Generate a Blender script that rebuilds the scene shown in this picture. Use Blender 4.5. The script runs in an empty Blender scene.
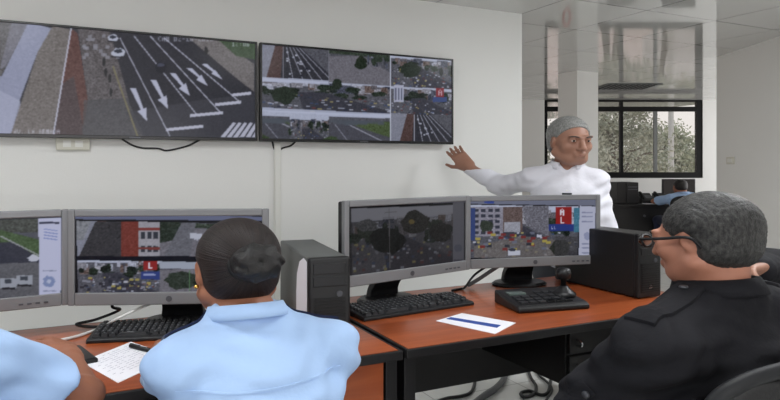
import bpy, bmesh, math, random
import numpy as np
from mathutils import Vector, Matrix
from mathutils.bvhtree import BVHTree

# ------------------------------------------------------------------ place and camera
# world x runs along the wall with the big screens, y towards that wall, z up
YAW = math.radians(26.75)
CT, ST = math.cos(YAW), math.sin(YAW)
EYE, FPX, CX, HY = 1.36, 640.0, 390.0, 165.0
S = 1.3                       # the photograph shows everything this much broader than tall
scene = bpy.context.scene
COL = scene.collection
PI = math.pi
rnd = random.Random(5)

def c2w(xc, y, z=0.0):
    return Vector((CT*xc + ST*y, -ST*xc + CT*y, z))
def at_depth(px, py, y):
    p = c2w((px-CX)/FPX*y, y); p.z = EYE + (HY-py)/FPX*y
    return p
def on_z(px, py, z):
    return at_depth(px, py, (z-EYE)*FPX/(HY-py))
def on_wall(px, py, b):
    t = (px-CX)/FPX
    return at_depth(px, py, b/(CT - ST*t))
def proj(p):
    xc, y = CT*p[0]-ST*p[1], ST*p[0]+CT*p[1]
    return (CX+FPX*xc/y, HY-FPX*(p[2]-EYE)/y)

cam_data = bpy.data.cameras.new('camera')
cam = bpy.data.objects.new('camera', cam_data); COL.objects.link(cam)
cam.location = (0, 0, EYE)
cam.rotation_euler = (PI/2, 0, -YAW)
cam_data.sensor_width = 36.0
cam_data.lens = 36.0*FPX/780.0
cam_data.shift_y = -(200.0-HY)/780.0
cam_data.clip_end = 300
scene.camera = cam

# ------------------------------------------------------------------ materials
def lin(c):
    out = []
    for v in c[:3]:
        v = v/255.0
        out.append(v/12.92 if v <= 0.04045 else ((v+0.055)/1.055)**2.4)
    return tuple(out)+(1.0,)

def mat(name, rgb, rough=0.6, metal=0.0, var=0.0, vscale=8.0, bump=0.0, bscale=60.0, ior=1.45, coat=0.0, sheen=0.0, stretch=None, spec=None):
    m = bpy.data.materials.new(name); m.use_nodes = True
    nt = m.node_tree; N = nt.nodes; L = nt.links
    b = N['Principled BSDF']
    b.inputs['Base Color'].default_value = lin(rgb)
    b.inputs['Roughness'].default_value = rough
    b.inputs['Metallic'].default_value = metal
    b.inputs['IOR'].default_value = ior
    if coat: b.inputs['Coat Weight'].default_value = coat; b.inputs['Coat Roughness'].default_value = 0.15
    if sheen: b.inputs['Sheen Weight'].default_value = sheen
    if spec is not None: b.inputs['Specular IOR Level'].default_value = spec
    if var or bump:
        tc = N.new('ShaderNodeTexCoord'); mp = N.new('ShaderNodeMapping')
        L.new(tc.outputs['Object'], mp.inputs['Vector'])
        if stretch: mp.inputs['Scale'].default_value = stretch
    if var:
        n = N.new('ShaderNodeTexNoise'); n.inputs['Scale'].default_value = vscale; n.inputs['Detail'].default_value = 5
        L.new(mp.outputs['Vector'], n.inputs['Vector'])
        mr = N.new('ShaderNodeMapRange'); mr.inputs['From Min'].default_value = 0.3; mr.inputs['From Max'].default_value = 0.7
        mr.inputs['To Min'].default_value = 1.0-var; mr.inputs['To Max'].default_value = 1.0+var
        L.new(n.outputs['Fac'], mr.inputs['Value'])
        h = N.new('ShaderNodeHueSaturation'); h.inputs['Color'].default_value = lin(rgb)
        L.new(mr.outputs['Result'], h.inputs['Value']); L.new(h.outputs['Color'], b.inputs['Base Color'])
    if bump:
        n2 = N.new('ShaderNodeTexNoise'); n2.inputs['Scale'].default_value = bscale; n2.inputs['Detail'].default_value = 4
        L.new(mp.outputs['Vector'], n2.inputs['Vector'])
        bp = N.new('ShaderNodeBump'); bp.inputs['Strength'].default_value = bump; bp.inputs['Distance'].default_value = 0.01
        L.new(n2.outputs['Fac'], bp.inputs['Height']); L.new(bp.outputs['Normal'], b.inputs['Normal'])
    return m

def wood_mat(name, rgb, rgb2, rough=0.35):
    m = mat(name, rgb, rough, coat=0.15)
    nt = m.node_tree; N = nt.nodes; L = nt.links; b = N['Principled BSDF']
    tc = N.new('ShaderNodeTexCoord'); mp = N.new('ShaderNodeMapping'); mp.inputs['Scale'].default_value = (0.7, 9.0, 6.0)
    n = N.new('ShaderNodeTexNoise'); n.inputs['Scale'].default_value = 3.0; n.inputs['Detail'].default_value = 6; n.inputs['Distortion'].default_value = 0.6
    r = N.new('ShaderNodeValToRGB'); r.color_ramp.elements[0].color = lin(rgb2); r.color_ramp.elements[1].color = lin(rgb)
    r.color_ramp.elements[0].position = 0.3; r.color_ramp.elements[1].position = 0.68
    L.new(tc.outputs['Object'], mp.inputs['Vector']); L.new(mp.outputs['Vector'], n.inputs['Vector'])
    L.new(n.outputs['Fac'], r.inputs['Fac']); L.new(r.outputs['Color'], b.inputs['Base Color'])
    return m

def grid_mat(name, rgb, rgb_line, sx, sy, ox, oy, line, rough, ior, var=0.03, spec=None):
    """a floor or ceiling of tiles with joints, laid along world x and y"""
    m = mat(name, rgb, rough, ior=ior, spec=spec)
    nt = m.node_tree; N = nt.nodes; L = nt.links; b = N['Principled BSDF']
    g = N.new('ShaderNodeNewGeometry'); sep = N.new('ShaderNodeSeparateXYZ'); L.new(g.outputs['Position'], sep.inputs[0])
    def joint(out, s, o):
        a = N.new('ShaderNodeMath'); a.operation = 'SUBTRACT'; L.new(out, a.inputs[0]); a.inputs[1].default_value = o
        p = N.new('ShaderNodeMath'); p.operation = 'PINGPONG'; L.new(a.outputs[0], p.inputs[0]); p.inputs[1].default_value = s/2
        c = N.new('ShaderNodeMath'); c.operation = 'LESS_THAN'; L.new(p.outputs[0], c.inputs[0]); c.inputs[1].default_value = line
        return c.outputs[0]
    mx = N.new('ShaderNodeMath'); mx.operation = 'MAXIMUM'
    L.new(joint(sep.outputs[0], sx, ox), mx.inputs[0]); L.new(joint(sep.outputs[1], sy, oy), mx.inputs[1])
    n = N.new('ShaderNodeTexNoise'); n.inputs['Scale'].default_value = 2.5; L.new(g.outputs['Position'], n.inputs['Vector'])
    mr = N.new('ShaderNodeMapRange'); mr.inputs['To Min'].default_value = 1-var; mr.inputs['To Max'].default_value = 1+var; L.new(n.outputs['Fac'], mr.inputs['Value'])
    h = N.new('ShaderNodeHueSaturation'); h.inputs['Color'].default_value = lin(rgb); L.new(mr.outputs['Result'], h.inputs['Value'])
    mix = N.new('ShaderNodeMix'); mix.data_type = 'RGBA'
    L.new(mx.outputs[0], mix.inputs['Factor']); L.new(h.outputs['Color'], mix.inputs[6]); mix.inputs[7].default_value = lin(rgb_line)
    L.new(mix.outputs[2], b.inputs['Base Color'])
    return m

def glass_mat(name):
    m = bpy.data.materials.new(name); m.use_nodes = True
    nt = m.node_tree; N = nt.nodes; L = nt.links
    N.remove(N['Principled BSDF']); o = N['Material Output']
    t = N.new('ShaderNodeBsdfTransparent'); t.inputs['Color'].default_value = (0.93, 0.95, 0.95, 1)
    g = N.new('ShaderNodeBsdfGlossy'); g.inputs['Roughness'].default_value = 0.02
    f = N.new('ShaderNodeFresnel'); f.inputs['IOR'].default_value = 1.4
    mx = N.new('ShaderNodeMixShader')
    L.new(f.outputs[0], mx.inputs[0]); L.new(t.outputs[0], mx.inputs[1]); L.new(g.outputs[0], mx.inputs[2]); L.new(mx.outputs[0], o.inputs['Surface'])
    return m

def screen_mat(name, strength, rough=0.3):
    m = mat(name, (5, 5, 7), rough, spec=.22)
    nt = m.node_tree; N = nt.nodes; L = nt.links; b = N['Principled BSDF']
    a = N.new('ShaderNodeAttribute'); a.attribute_name = 'picture'
    L.new(a.outputs['Color'], b.inputs['Emission Color']); b.inputs['Emission Strength'].default_value = strength
    return m

def emit_mat(name, rgb, strength):
    m = mat(name, rgb, 0.5); b = m.node_tree.nodes['Principled BSDF']
    b.inputs['Emission Color'].default_value = lin(rgb); b.inputs['Emission Strength'].default_value = strength
    return m

M = {}
M['wall'] = mat('wall_paint', (227, 227, 224), 0.75, var=0.012, vscale=1.5, bump=0.05, bscale=90)
M['ceiling'] = grid_mat('ceiling_panels', (205, 205, 202), (110, 110, 108), 0.78, 0.78, 3.17, 3.48, 0.006, 0.045, 2.1)
M['floor'] = grid_mat('floor_tiles', (216, 216, 212), (172, 172, 168), 0.6, 0.6, 0.1, 0.2, 0.004, 0.25, 1.45)
M['wood'] = wood_mat('cherry_laminate', (172, 88, 46), (140, 64, 30), 0.33)
M['black_board'] = mat('black_laminate', (24, 23, 24), 0.45, var=0.05)
M['black'] = mat('black_plastic', (22, 22, 24), 0.42, var=0.06, vscale=20)
M['black_soft'] = mat('black_matte', (17, 17, 18), 0.6)
M['key'] = mat('key_plastic', (38, 39, 42), 0.5)
M['key_mark'] = mat('key_legend', (120, 122, 125), 0.5)
M['silver'] = mat('silver_bezel', (122, 123, 125), 0.42, metal=0.12, var=0.02)
M['dark_silver'] = mat('dark_silver', (80, 81, 86), 0.4, metal=0.3)
M['tower_grey'] = mat('tower_grey_steel', (92, 94, 92), 0.5, metal=0.1, var=0.03)
M['tower_black'] = mat('tower_black_steel', (25, 25, 26), 0.42, var=0.05)
M['paper'] = mat('paper', (240, 240, 246), 0.8)
M['ink'] = mat('pencil_ink', (140, 142, 160), 0.8)
M['blue_ink'] = mat('blue_print', (44, 76, 156), 0.6)
M['cable'] = mat('black_cable', (20, 20, 22), 0.5)
M['grey_cable'] = mat('grey_cable', (88, 90, 92), 0.5)
M['white_cable'] = mat('white_cable', (215, 215, 212), 0.5)
M['white_plastic'] = mat('white_plastic', (222, 222, 216), 0.45)
M['cream_plastic'] = mat('cream_plastic', (205, 203, 190), 0.45)
M['chrome'] = mat('chrome', (205, 205, 208), 0.18, metal=1.0)
M['frame_black'] = mat('window_frame_black', (10, 10, 11), 0.5, spec=.2)
M['frame_grey'] = mat('window_frame_grey', (110, 113, 112), 0.45)
M['glass'] = glass_mat('window_glass')
M['leather'] = mat('black_leather', (18, 18, 19), 0.5, bump=0.15, bscale=120)
M['tv_black'] = mat('tv_black', (12, 12, 14), 0.3)
M['red'] = mat('red_sign', (196, 40, 36), 0.4)
M['gold'] = mat('gold', (214, 170, 90), 0.25, metal=1.0)
M['vent'] = mat('vent_metal', (90, 96, 96), 0.5)
M['vent_dark'] = mat('vent_dark', (30, 32, 32), 0.8)

# ------------------------------------------------------------------ mesh helpers
class MB:
    def __init__(s): s.v = []; s.f = []
    def add(s, vs, fs):
        n = len(s.v); s.v += [tuple(p) for p in vs]; s.f += [tuple(i+n for i in f) for f in fs]; return s
    def sweep(s, path, hw, ht):
        """a bar with its width along x swept through a path in the y-z plane"""
        P = [Vector(p) for p in path]; n = len(P); vs = []
        for i, p in enumerate(P):
            d = (P[min(i+1,n-1)]-P[max(i-1,0)]).normalized(); nn = Vector((0,-d.z,d.y))
            w = hw[i] if isinstance(hw, list) else hw; t = ht[i] if isinstance(ht, list) else ht
            vs += [p+Vector((-w,0,0))-nn*t, p+Vector((w,0,0))-nn*t, p+Vector((w,0,0))+nn*t, p+Vector((-w,0,0))+nn*t]
        fs = [(i*4+k, i*4+(k+1)%4, i*4+4+(k+1)%4, i*4+4+k) for i in range(n-1) for k in range(4)]+[(3,2,1,0), ((n-1)*4,(n-1)*4+1,(n-1)*4+2,(n-1)*4+3)]
        return s.add(vs, fs)
    def box(s, lo, hi, m=None):
        (x0, y0, z0), (x1, y1, z1) = lo, hi
        vs = [Vector(p) for p in ((x0,y0,z0),(x1,y0,z0),(x1,y1,z0),(x0,y1,z0),(x0,y0,z1),(x1,y0,z1),(x1,y1,z1),(x0,y1,z1))]
        if m is not None: vs = [m @ p for p in vs]
        return s.add(vs, [(0,3,2,1),(4,5,6,7),(0,1,5,4),(1,2,6,5),(2,3,7,6),(3,0,4,7)])
    def prism(s, poly, z0, z1, m=None):
        n = len(poly)
        vs = [Vector((p[0],p[1],z0)) for p in poly]+[Vector((p[0],p[1],z1)) for p in poly]
        if m is not None: vs = [m @ p for p in vs]
        fs = [tuple(range(n-1,-1,-1)), tuple(range(n,2*n))]+[(i,(i+1)%n,(i+1)%n+n,i+n) for i in range(n)]
        return s.add(vs, fs)
    def tube(s, pts, r, seg=8, flat=None):
        pts = [Vector(p) for p in pts]; n = len(pts); vs = []; up0 = None
        for i, p in enumerate(pts):
            d = (pts[min(i+1,n-1)]-pts[max(i-1,0)]).normalized()
            ref = up0 if up0 is not None else (Vector((0,0,1)) if abs(d.z) < .9 else Vector((1,0,0)))
            a = d.cross(ref)
            if a.length < 1e-5: a = d.cross(Vector((1,0.3,0)))
            a.normalize(); b = a.cross(d).normalized(); up0 = b
            rr = r[i] if isinstance(r, (list,tuple)) else r
            for k in range(seg):
                t = 2*PI*k/seg
                vs.append(p + a*math.cos(t)*rr*(flat or 1) + b*math.sin(t)*rr)
        fs = [(i*seg+k, i*seg+(k+1)%seg, (i+1)*seg+(k+1)%seg, (i+1)*seg+k) for i in range(n-1) for k in range(seg)]
        fs += [tuple(range(seg-1,-1,-1)), tuple(range((n-1)*seg, n*seg))]
        return s.add(vs, fs)
    def lathe(s, prof, m=None, seg=24, sx=1, sy=1):
        vs = []
        for r, z in prof:
            for k in range(seg):
                t = 2*PI*k/seg; vs.append(Vector((r*math.cos(t)*sx, r*math.sin(t)*sy, z)))
        if m is not None: vs = [m @ p for p in vs]
        n = len(prof)
        fs = [(i*seg+k, i*seg+(k+1)%seg, (i+1)*seg+(k+1)%seg, (i+1)*seg+k) for i in range(n-1) for k in range(seg)]
        fs += [tuple(range(seg-1,-1,-1)), tuple(range((n-1)*seg, n*seg))]
        return s.add(vs, fs)
    def ball(s, c, r, seg=16, m=None):
        rx, ry, rz = r if isinstance(r, (tuple,list)) else (r,r,r)
        vs = []; fs = []
        rings = seg//2
        for i in range(1, rings):
            a = PI*i/rings
            for k in range(seg):
                t = 2*PI*k/seg
                vs.append(Vector((rx*math.sin(a)*math.cos(t), ry*math.sin(a)*math.sin(t), rz*math.cos(a))))
        vs += [Vector((0,0,rz)), Vector((0,0,-rz))]
        c = Vector(c)
        vs = [(m @ p if m is not None else p)+c for p in vs]
        R = rings-1
        fs = [(i*seg+k, (i+1)*seg+k, (i+1)*seg+(k+1)%seg, i*seg+(k+1)%seg) for i in range(R-1) for k in range(seg)]
        fs += [(R*seg, k, (k+1)%seg) for k in range(seg)]
        fs += [(R*seg+1, (R-1)*seg+(k+1)%seg, (R-1)*seg+k) for k in range(seg)]
        return s.add(vs, fs)
    def build(s, name, m, parent=None, loc=(0,0,0), rotz=0.0, smooth=False, bevel=0.0, seg=2, kind=None):
        me = bpy.data.meshes.new(name); me.from_pydata(s.v, [], s.f); me.update()
        o = bpy.data.objects.new(name, me); COL.objects.link(o)
        if m is not None: me.materials.append(m)
        o.location = loc; o.rotation_euler = (0,0,rotz)
        if parent is not None: o.parent = parent
        if smooth:
            me.polygons.foreach_set('use_smooth', [True]*len(me.polygons))
        if bevel:
            md = o.modifiers.new('bevel', 'BEVEL'); md.width = bevel; md.segments = seg; md.limit_method = 'ANGLE'; md.angle_limit = math.radians(40)
        if kind: o['kind'] = kind
        return o

def tag(o, label, cat, group=None):
    o['label'] = label; o['category'] = cat
    if group: o['group'] = group
    return o
def thing(name, label, cat, loc=(0,0,0), rotz=0.0, group=None):
    o = bpy.data.objects.new(name, None); COL.objects.link(o)
    o.empty_display_size = 0.1; o.location = loc; o.rotation_euler = (0,0,rotz)
    return tag(o, label, cat, group)
def struct(name, mb, m, **k):
    return mb.build(name, m, kind='structure', **k)
def copy_tree(o, parent=None, loc=None, rotz=None, label=None):
    c = o.copy(); COL.objects.link(c)
    if parent is not None: c.parent = parent
    if loc is not None: c.location = loc
    if rotz is not None: c.rotation_euler = (0,0,rotz)
    if label: c['label'] = label
    for ch in list(o.children): copy_tree(ch, c)
    return c
def spline(pts, n=8):
    """Catmull-Rom through the points"""
    P = [Vector(p) for p in pts]; P = [P[0]*2-P[1]]+P+[P[-1]*2-P[-2]]; out = []
    for i in range(1, len(P)-2):
        for k in range(n):
            t = k/n; a,b,c,d = P[i-1],P[i],P[i+1],P[i+2]
            out.append(0.5*((2*b)+(c-a)*t+(2*a-5*b+4*c-d)*t*t+(3*b-a-3*c+d)*t**3))
    out.append(P[-2]); return out
# ------------------------------------------------------------------ pictures shown on the screens
def homography(src, dst):
    A = []; B = []
    for (x,y),(u,v) in zip(src, dst):
        A.append([x,y,1,0,0,0,-u*x,-u*y]); B.append(u)
        A.append([0,0,0,x,y,1,-v*x,-v*y]); B.append(v)
    h = np.linalg.solve(np.array(A,float), np.array(B,float))
    return np.append(h, 1).reshape(3,3)

FONT = {'A':('010','101','111','101','101'),'R':('110','101','110','101','101'),'M':('101','111','111','101','101'),'D':('110','101','101','101','110'),
 'L':('100','100','100','100','111'),'C':('011','100','100','100','011'),'V':('101','101','101','101','010'),'O':('010','101','101','101','010'),
 'E':('111','100','110','100','111'),'T':('111','010','010','010','010'),'S':('011','100','010','001','110'),'P':('110','101','110','100','100'),
 '0':('111','101','101','101','111'),'1':('010','110','010','010','111'),'2':('110','001','010','100','111'),'6':('011','100','111','101','111'),
 ':':('000','010','000','010','000'),'-':('000','000','111','000','000'),' ':('000','000','000','000','000'),'.':('000','000','000','000','010')}

class Canvas:
    """a small picture painted in numbers; the drawing calls take the frame given by four corner points"""
    def __init__(s, w, h, corners, base):
        s.w, s.h = w, h
        s.im = np.zeros((h, w, 3)); s.im[:] = base
        s.H = homography(corners, [(0,0),(w,0),(w,h),(0,h)])
        s.yy, s.xx = np.mgrid[0:h, 0:w]+0.5
        s.rng = np.random.RandomState(w*7+h)
    def T(s, p):
        q = s.H @ np.array([p[0], p[1], 1.0]); return q[0]/q[2], q[1]/q[2]
    def _mask(s, P):
        m = np.zeros((s.h, s.w), bool); n = len(P)
        for i in range(n):
            (x0,y0),(x1,y1) = P[i], P[(i+1)%n]
            if y0 == y1: continue
            c = ((s.yy >= min(y0,y1)) & (s.yy < max(y0,y1)))
            m ^= c & (s.xx < x0+(s.yy-y0)*(x1-x0)/(y1-y0))
        return m
    def _put(s, m, c, a=1.0, noise=0):
        col = np.array(c, float)
        if noise:
            n = s.rng.randn(s.h, s.w)
            n = (n+np.roll(n,1,0)+np.roll(n,1,1)+np.roll(n,(1,1),(0,1)))/2
            s.im[m] = s.im[m]*(1-a)+(col+n[...,None][m]*noise)*a
        else: s.im[m] = s.im[m]*(1-a)+col*a
    def poly(s, pts, c, a=1.0, noise=0): s._put(s._mask([s.T(p) for p in pts]), c, a, noise)
    def rect(s, x0, y0, x1, y1, c, a=1.0, noise=0): s.poly([(x0,y0),(x1,y0),(x1,y1),(x0,y1)], c, a, noise)
    def line(s, p, q, w, c, a=1.0):
        d = Vector((q[0]-p[0], q[1]-p[1])); n = Vector((-d.y, d.x)).normalized()*w/2
        s.poly([(p[0]+n.x,p[1]+n.y),(q[0]+n.x,q[1]+n.y),(q[0]-n.x,q[1]-n.y),(p[0]-n.x,p[1]-n.y)], c, a)
    def blob(s, x, y, rx, ry, c, a=1.0, noise=0):
        s.poly([(x+rx*math.cos(t*PI/8)*s.rng.uniform(.8,1.15), y+ry*math.sin(t*PI/8)*s.rng.uniform(.8,1.15)) for t in range(16)], c, a, noise)
    def text(s, t, x, y, h, c, a=1.0):
        k = h/5
        for ch in t:
            for r, row in enumerate(FONT.get(ch, FONT[' '])):
                for q, b in enumerate(row):
                    if b == '1': s.rect(x+q*k, y+r*k, x+(q+1)*k, y+(r+1)*k, c, a)
            x += 4*k
    def soften(s, n=1):
        for _ in range(n):
            p = np.pad(s.im, ((1,1),(1,1),(0,0)), 'edge')
            s.im = (p[:-2,1:-1]+p[2:,1:-1]+p[1:-1,:-2]+p[1:-1,2:]+4*p[1:-1,1:-1])/8
    def tile(s, q):
        (x0,y0),(x1,y1),(x2,y2),(x3,y3) = q
        def m(u, v):
            a = (x0+(x1-x0)*u, y0+(y1-y0)*u); b = (x3+(x2-x3)*u, y3+(y2-y3)*u)
            return (a[0]+(b[0]-a[0])*v, a[1]+(b[1]-a[1])*v)
        return m
    def street(s, q, kind, sky=.18, seed=1):
        """one camera's view of a street in the four-sided tile q"""
        r = random.Random(seed); m = s.tile(q); ww = abs(q[1][0]-q[0][0]); hh = abs(q[3][1]-q[0][1])
        R = lambda u0,v0,u1,v1,c,a=1.0,noise=0: s.poly([m(u0,v0),m(u1,v0),m(u1,v1),m(u0,v1)], c, a, noise)
        def B(u,v,ru,rv,c,noise=0):
            x,y = m(u,v); s.blob(x,y,ru*ww,rv*hh,c,1,noise)
        R(0,0,1,1,(104,104,108),1,9)
        if sky: R(0,0,1,sky,(196,202,214),1,4)
        if kind == 'town':
            for i in range(34):
                u = r.random(); v0 = sky+r.random()*.16-.06; c = r.choice([(150,148,150),(118,112,112),(92,96,110),(170,168,170),(126,104,92),(70,76,92),(190,192,200)])
                R(u,v0,min(1,u+.03+r.random()*.09),v0+.10+r.random()*.16,c,1,18)
            for i in range(16): B(r.random(), sky+.1+r.random()*.3, .02+r.random()*.05, .04+r.random()*.08, r.choice([(48,62,46),(56,70,52),(40,52,42)]),16)
            s.poly([m(.3,sky+.3),m(.5,sky+.26),m(1,.9),m(1,1),m(.35,1)],(76,76,84),1,6)
            for i in range(90):
                u = r.random(); v = .45+r.random()*.52; k = .5+v
                R(u,v,min(1,u+.022*k),min(1,v+.028*k), r.choice([(196,198,204),(172,176,186),(60,66,84),(150,150,156),(188,172,96),(130,70,66),(70,92,130)]))
        elif kind == 'avenue':
            s.poly([m(.25,sky),m(.6,sky),m(1,.75),m(1,1),m(.3,1)], (66,66,72),1,5)
            s.poly([m(0,sky),m(.25,sky),m(.12,1),m(0,1)], (150,152,160),1,6)
            s.poly([m(.25,sky),m(.36,sky),m(.32,1),m(.12,1)], (104,76,68),1,8)
            for i in range(6):
                u = .36+i*.045
                s.line(m(u,sky+.02), m(.36+i*.14,.99), .7, (184,184,190))
            for i in range(16):
                v = sky+.1+r.random()*.75; u = .38+r.random()*.5*v+.02
                if u < .95: R(u,v,u+.03,v+.05,r.choice([(200,202,208),(180,182,190),(50,54,66)]))
        elif kind == 'square':
            s.poly([m(0,.25),m(.55,.15),m(1,.6),m(1,1),m(0,1)], (132,128,130),1,7)
            R(0,.02,1,.16,(70,84,64),1,14)
            B(.53,.33,.09,.17,(52,64,44),10)
            for i in range(14):
                u = .6+r.random()*.38; R(u,.1+r.random()*.35,min(1,u+.03),.16+r.random()*.35,r.choice([(150,154,164),(90,98,116),(70,74,82)]))
            for i in range(7): B(.62+r.random()*.35,.15+r.random()*.25,.04,.08,(62,76,58),8)
        elif kind == 'verge':
            s.poly([m(.0,.35),m(1,.3),m(1,1),m(0,1)], (92,92,98),1,5)
            s.poly([m(.3,.3),m(1,.22),m(1,.75),m(.75,.6)], (92,112,62),1,10)
            s.line(m(.28,.32), m(.95,.95), 1.0, (178,178,184))
            s.line(m(.1,.36), m(.35,.98), .7, (170,170,178))
            B(.04,.85,.12,.14,(70,92,50),8)
            for i in range(8): R(r.random()*.9,.2+r.random()*.1,r.random()*.9+.02,.27+r.random()*.12,(96,104,110),.7)

def screen_mesh(name, cv, w, h, m, parent, loc, rot=None, gain=1.0):
    """the painted picture as a flat grid, w by h, standing in the local x-z plane and facing -y"""
    nx, nz = cv.w, cv.h
    xs = (np.arange(nx)/(nx-1)-.5)*w; zs = (1-np.arange(nz)/(nz-1))*h
    V = np.zeros((nz, nx, 3)); V[...,0] = xs[None,:]; V[...,2] = zs[:,None]
    idx = np.arange(nx*nz).reshape(nz,nx)
    Fq = np.stack([idx[1:,:-1], idx[1:,1:], idx[:-1,1:], idx[:-1,:-1]], -1).reshape(-1,4)
    me = np_mesh(name, V.reshape(-1,3), Fq)
    lum = cv.im.mean(-1, keepdims=True); cv.im = (lum*.28+cv.im*.72)*np.array((.975,.985,1.05))
    c = np.clip((cv.im-22)*1.10*gain+4,0,255)/255.0
    c = np.where(c <= 0.04045, c/12.92, ((c+.055)/1.055)**2.4)
    at = me.color_attributes.new('picture', 'FLOAT_COLOR', 'POINT')
    at.data.foreach_set('color', np.concatenate([c, np.ones((nz,nx,1))], -1).astype(np.float32).ravel())
    me.materials.append(m)
    o = bpy.data.objects.new(name, me); COL.objects.link(o); o.parent = parent; o.location = loc
    if rot: o.rotation_euler = rot
    return o

def np_mesh(name, V, Fq, smooth=False):
    me = bpy.data.meshes.new(name)
    me.vertices.add(len(V)); me.vertices.foreach_set('co', np.asarray(V, np.float32).ravel())
    me.loops.add(len(Fq)*4); me.loops.foreach_set('vertex_index', np.asarray(Fq, np.int32).ravel())
    me.polygons.add(len(Fq)); me.polygons.foreach_set('loop_start', np.arange(0, len(Fq)*4, 4, dtype=np.int32))
    me.polygons.foreach_set('loop_total', np.full(len(Fq), 4, np.int32))
    me.update(calc_edges=True)
    if smooth: me.polygons.foreach_set('use_smooth', np.ones(len(Fq), bool))
    return me
# ------------------------------------------------------------------ smooth solids for people
def nets(d, lo, res):
    s = d < 0
    c = np.zeros(tuple(n-1 for n in d.shape), np.uint8)
    for i in (0,1):
        for j in (0,1):
            for k in (0,1):
                c += s[i:s.shape[0]-1+i, j:s.shape[1]-1+j, k:s.shape[2]-1+k]
    act = (c > 0) & (c < 8)
    ci = np.argwhere(act); idx = np.full(act.shape, -1, np.int32); idx[act] = np.arange(len(ci))
    acc = np.zeros((len(ci),3)); cnt = np.zeros(len(ci))
    for ax in range(3):
        for p in (0,1):
            for q in (0,1):
                o0 = [0,0,0]; o0[(ax+1)%3] = p; o0[(ax+2)%3] = q
                o1 = list(o0); o1[ax] = 1
                v0 = d[ci[:,0]+o0[0], ci[:,1]+o0[1], ci[:,2]+o0[2]]; v1 = d[ci[:,0]+o1[0], ci[:,1]+o1[1], ci[:,2]+o1[2]]
                m = (v0 < 0) != (v1 < 0)
                t = np.where(m, v0/np.where(m, v0-v1, 1), 0)
                pt = np.array(o0, float)[None,:].repeat(len(ci),0); pt[:,ax] += t
                acc[m] += pt[m]; cnt[m] += 1
    V = np.array(lo)+res*(ci+acc/cnt[:,None])
    quads = []
    for ax in range(3):
        b, e = (ax+1)%3, (ax+2)%3
        sl0 = [slice(1,-1)]*3; sl1 = [slice(1,-1)]*3; sl0[ax] = slice(0,-1); sl1[ax] = slice(1,None)
        s0, s1 = s[tuple(sl0)], s[tuple(sl1)]
        for inside in (True, False):
            g = np.argwhere((s0 == inside) & (s1 == (not inside)))
            if not len(g): continue
            g = g+1; g[:,ax] -= 1
            def cell(db, de):
                h = g.copy(); h[:,b] += db; h[:,e] += de
                return idx[h[:,0],h[:,1],h[:,2]]
            q = np.stack([cell(-1,-1), cell(0,-1), cell(0,0), cell(-1,0)], -1)
            quads.append(q if inside else q[:,::-1])
    Q = np.concatenate(quads)
    return V, Q

def relax(V, Q, it=2, k=0.5):
    a = np.concatenate([Q[:,0],Q[:,1],Q[:,2],Q[:,3]]); b = np.concatenate([Q[:,1],Q[:,2],Q[:,3],Q[:,0]])
    A = np.concatenate([a,b]); B = np.concatenate([b,a])
    n = np.maximum(np.bincount(A, minlength=len(V)),1)[:,None]
    for _ in range(it):
        W = np.stack([np.bincount(A, weights=V[B,i], minlength=len(V)) for i in range(3)],-1)/n
        V = V*(1-k)+W*k
    return V

def vec(p): return np.array(p, float)
def cap(a, b, r1, r2=None):
    a, b = vec(a), vec(b); r2 = r1 if r2 is None else r2; ba = b-a; bb = max(ba@ba, 1e-9)
    def fn(X,Y,Z):
        x,y,z = X-a[0],Y-a[1],Z-a[2]
        h = np.clip((x*ba[0]+y*ba[1]+z*ba[2])/bb,0,1)
        return np.sqrt((x-h*ba[0])**2+(y-h*ba[1])**2+(z-h*ba[2])**2)-(r1+(r2-r1)*h)
    return fn, (a+b)/2, np.linalg.norm(ba)/2+max(r1,r2)
def ell(c, r, R=None):
    c, r = vec(c), vec(r); R = np.eye(3) if R is None else np.array(R)
    def fn(X,Y,Z):
        x,y,z = X-c[0],Y-c[1],Z-c[2]
        u = R[0,0]*x+R[1,0]*y+R[2,0]*z; v = R[0,1]*x+R[1,1]*y+R[2,1]*z; w = R[0,2]*x+R[1,2]*y+R[2,2]*z
        k0 = np.sqrt((u/r[0])**2+(v/r[1])**2+(w/r[2])**2); k1 = np.sqrt((u/r[0]**2)**2+(v/r[1]**2)**2+(w/r[2]**2)**2)
        return k0*(k0-1)/np.maximum(k1,1e-6)
    return fn, c, r.max()
def rbox(c, h, rr, R=None):
    c, h = vec(c), vec(h); R = np.eye(3) if R is None else np.array(R)
    def fn(X,Y,Z):
        x,y,z = X-c[0],Y-c[1],Z-c[2]
        u = abs(R[0,0]*x+R[1,0]*y+R[2,0]*z)-h[0]+rr; v = abs(R[0,1]*x+R[1,1]*y+R[2,1]*z)-h[1]+rr; w = abs(R[0,2]*x+R[1,2]*y+R[2,2]*z)-h[2]+rr
        return np.sqrt(np.maximum(u,0)**2+np.maximum(v,0)**2+np.maximum(w,0)**2)+np.minimum(np.maximum(u,np.maximum(v,w)),0)-rr
    return fn, c, np.linalg.norm(h)
def fat(p, g):
    f, c, r = p
    return (lambda X,Y,Z: f(X,Y,Z)-g), c, r+g
def placed(p, c, R, s):
    """a solid given in a head's own frame, put at c, turned by R, sized by s"""
    f, c0, r = p; c, s, R = vec(c), vec(s), np.array(R)
    def fn(X,Y,Z):
        x,y,z = X-c[0],Y-c[1],Z-c[2]
        u = (R[0,0]*x+R[1,0]*y+R[2,0]*z)/s[0]; v = (R[0,1]*x+R[1,1]*y+R[2,1]*z)/s[1]; w = (R[0,2]*x+R[1,2]*y+R[2,2]*z)/s[2]
        return f(u,v,w)*s.min()
    return fn, c+R@(vec(c0)*s), r*s.max()

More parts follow.
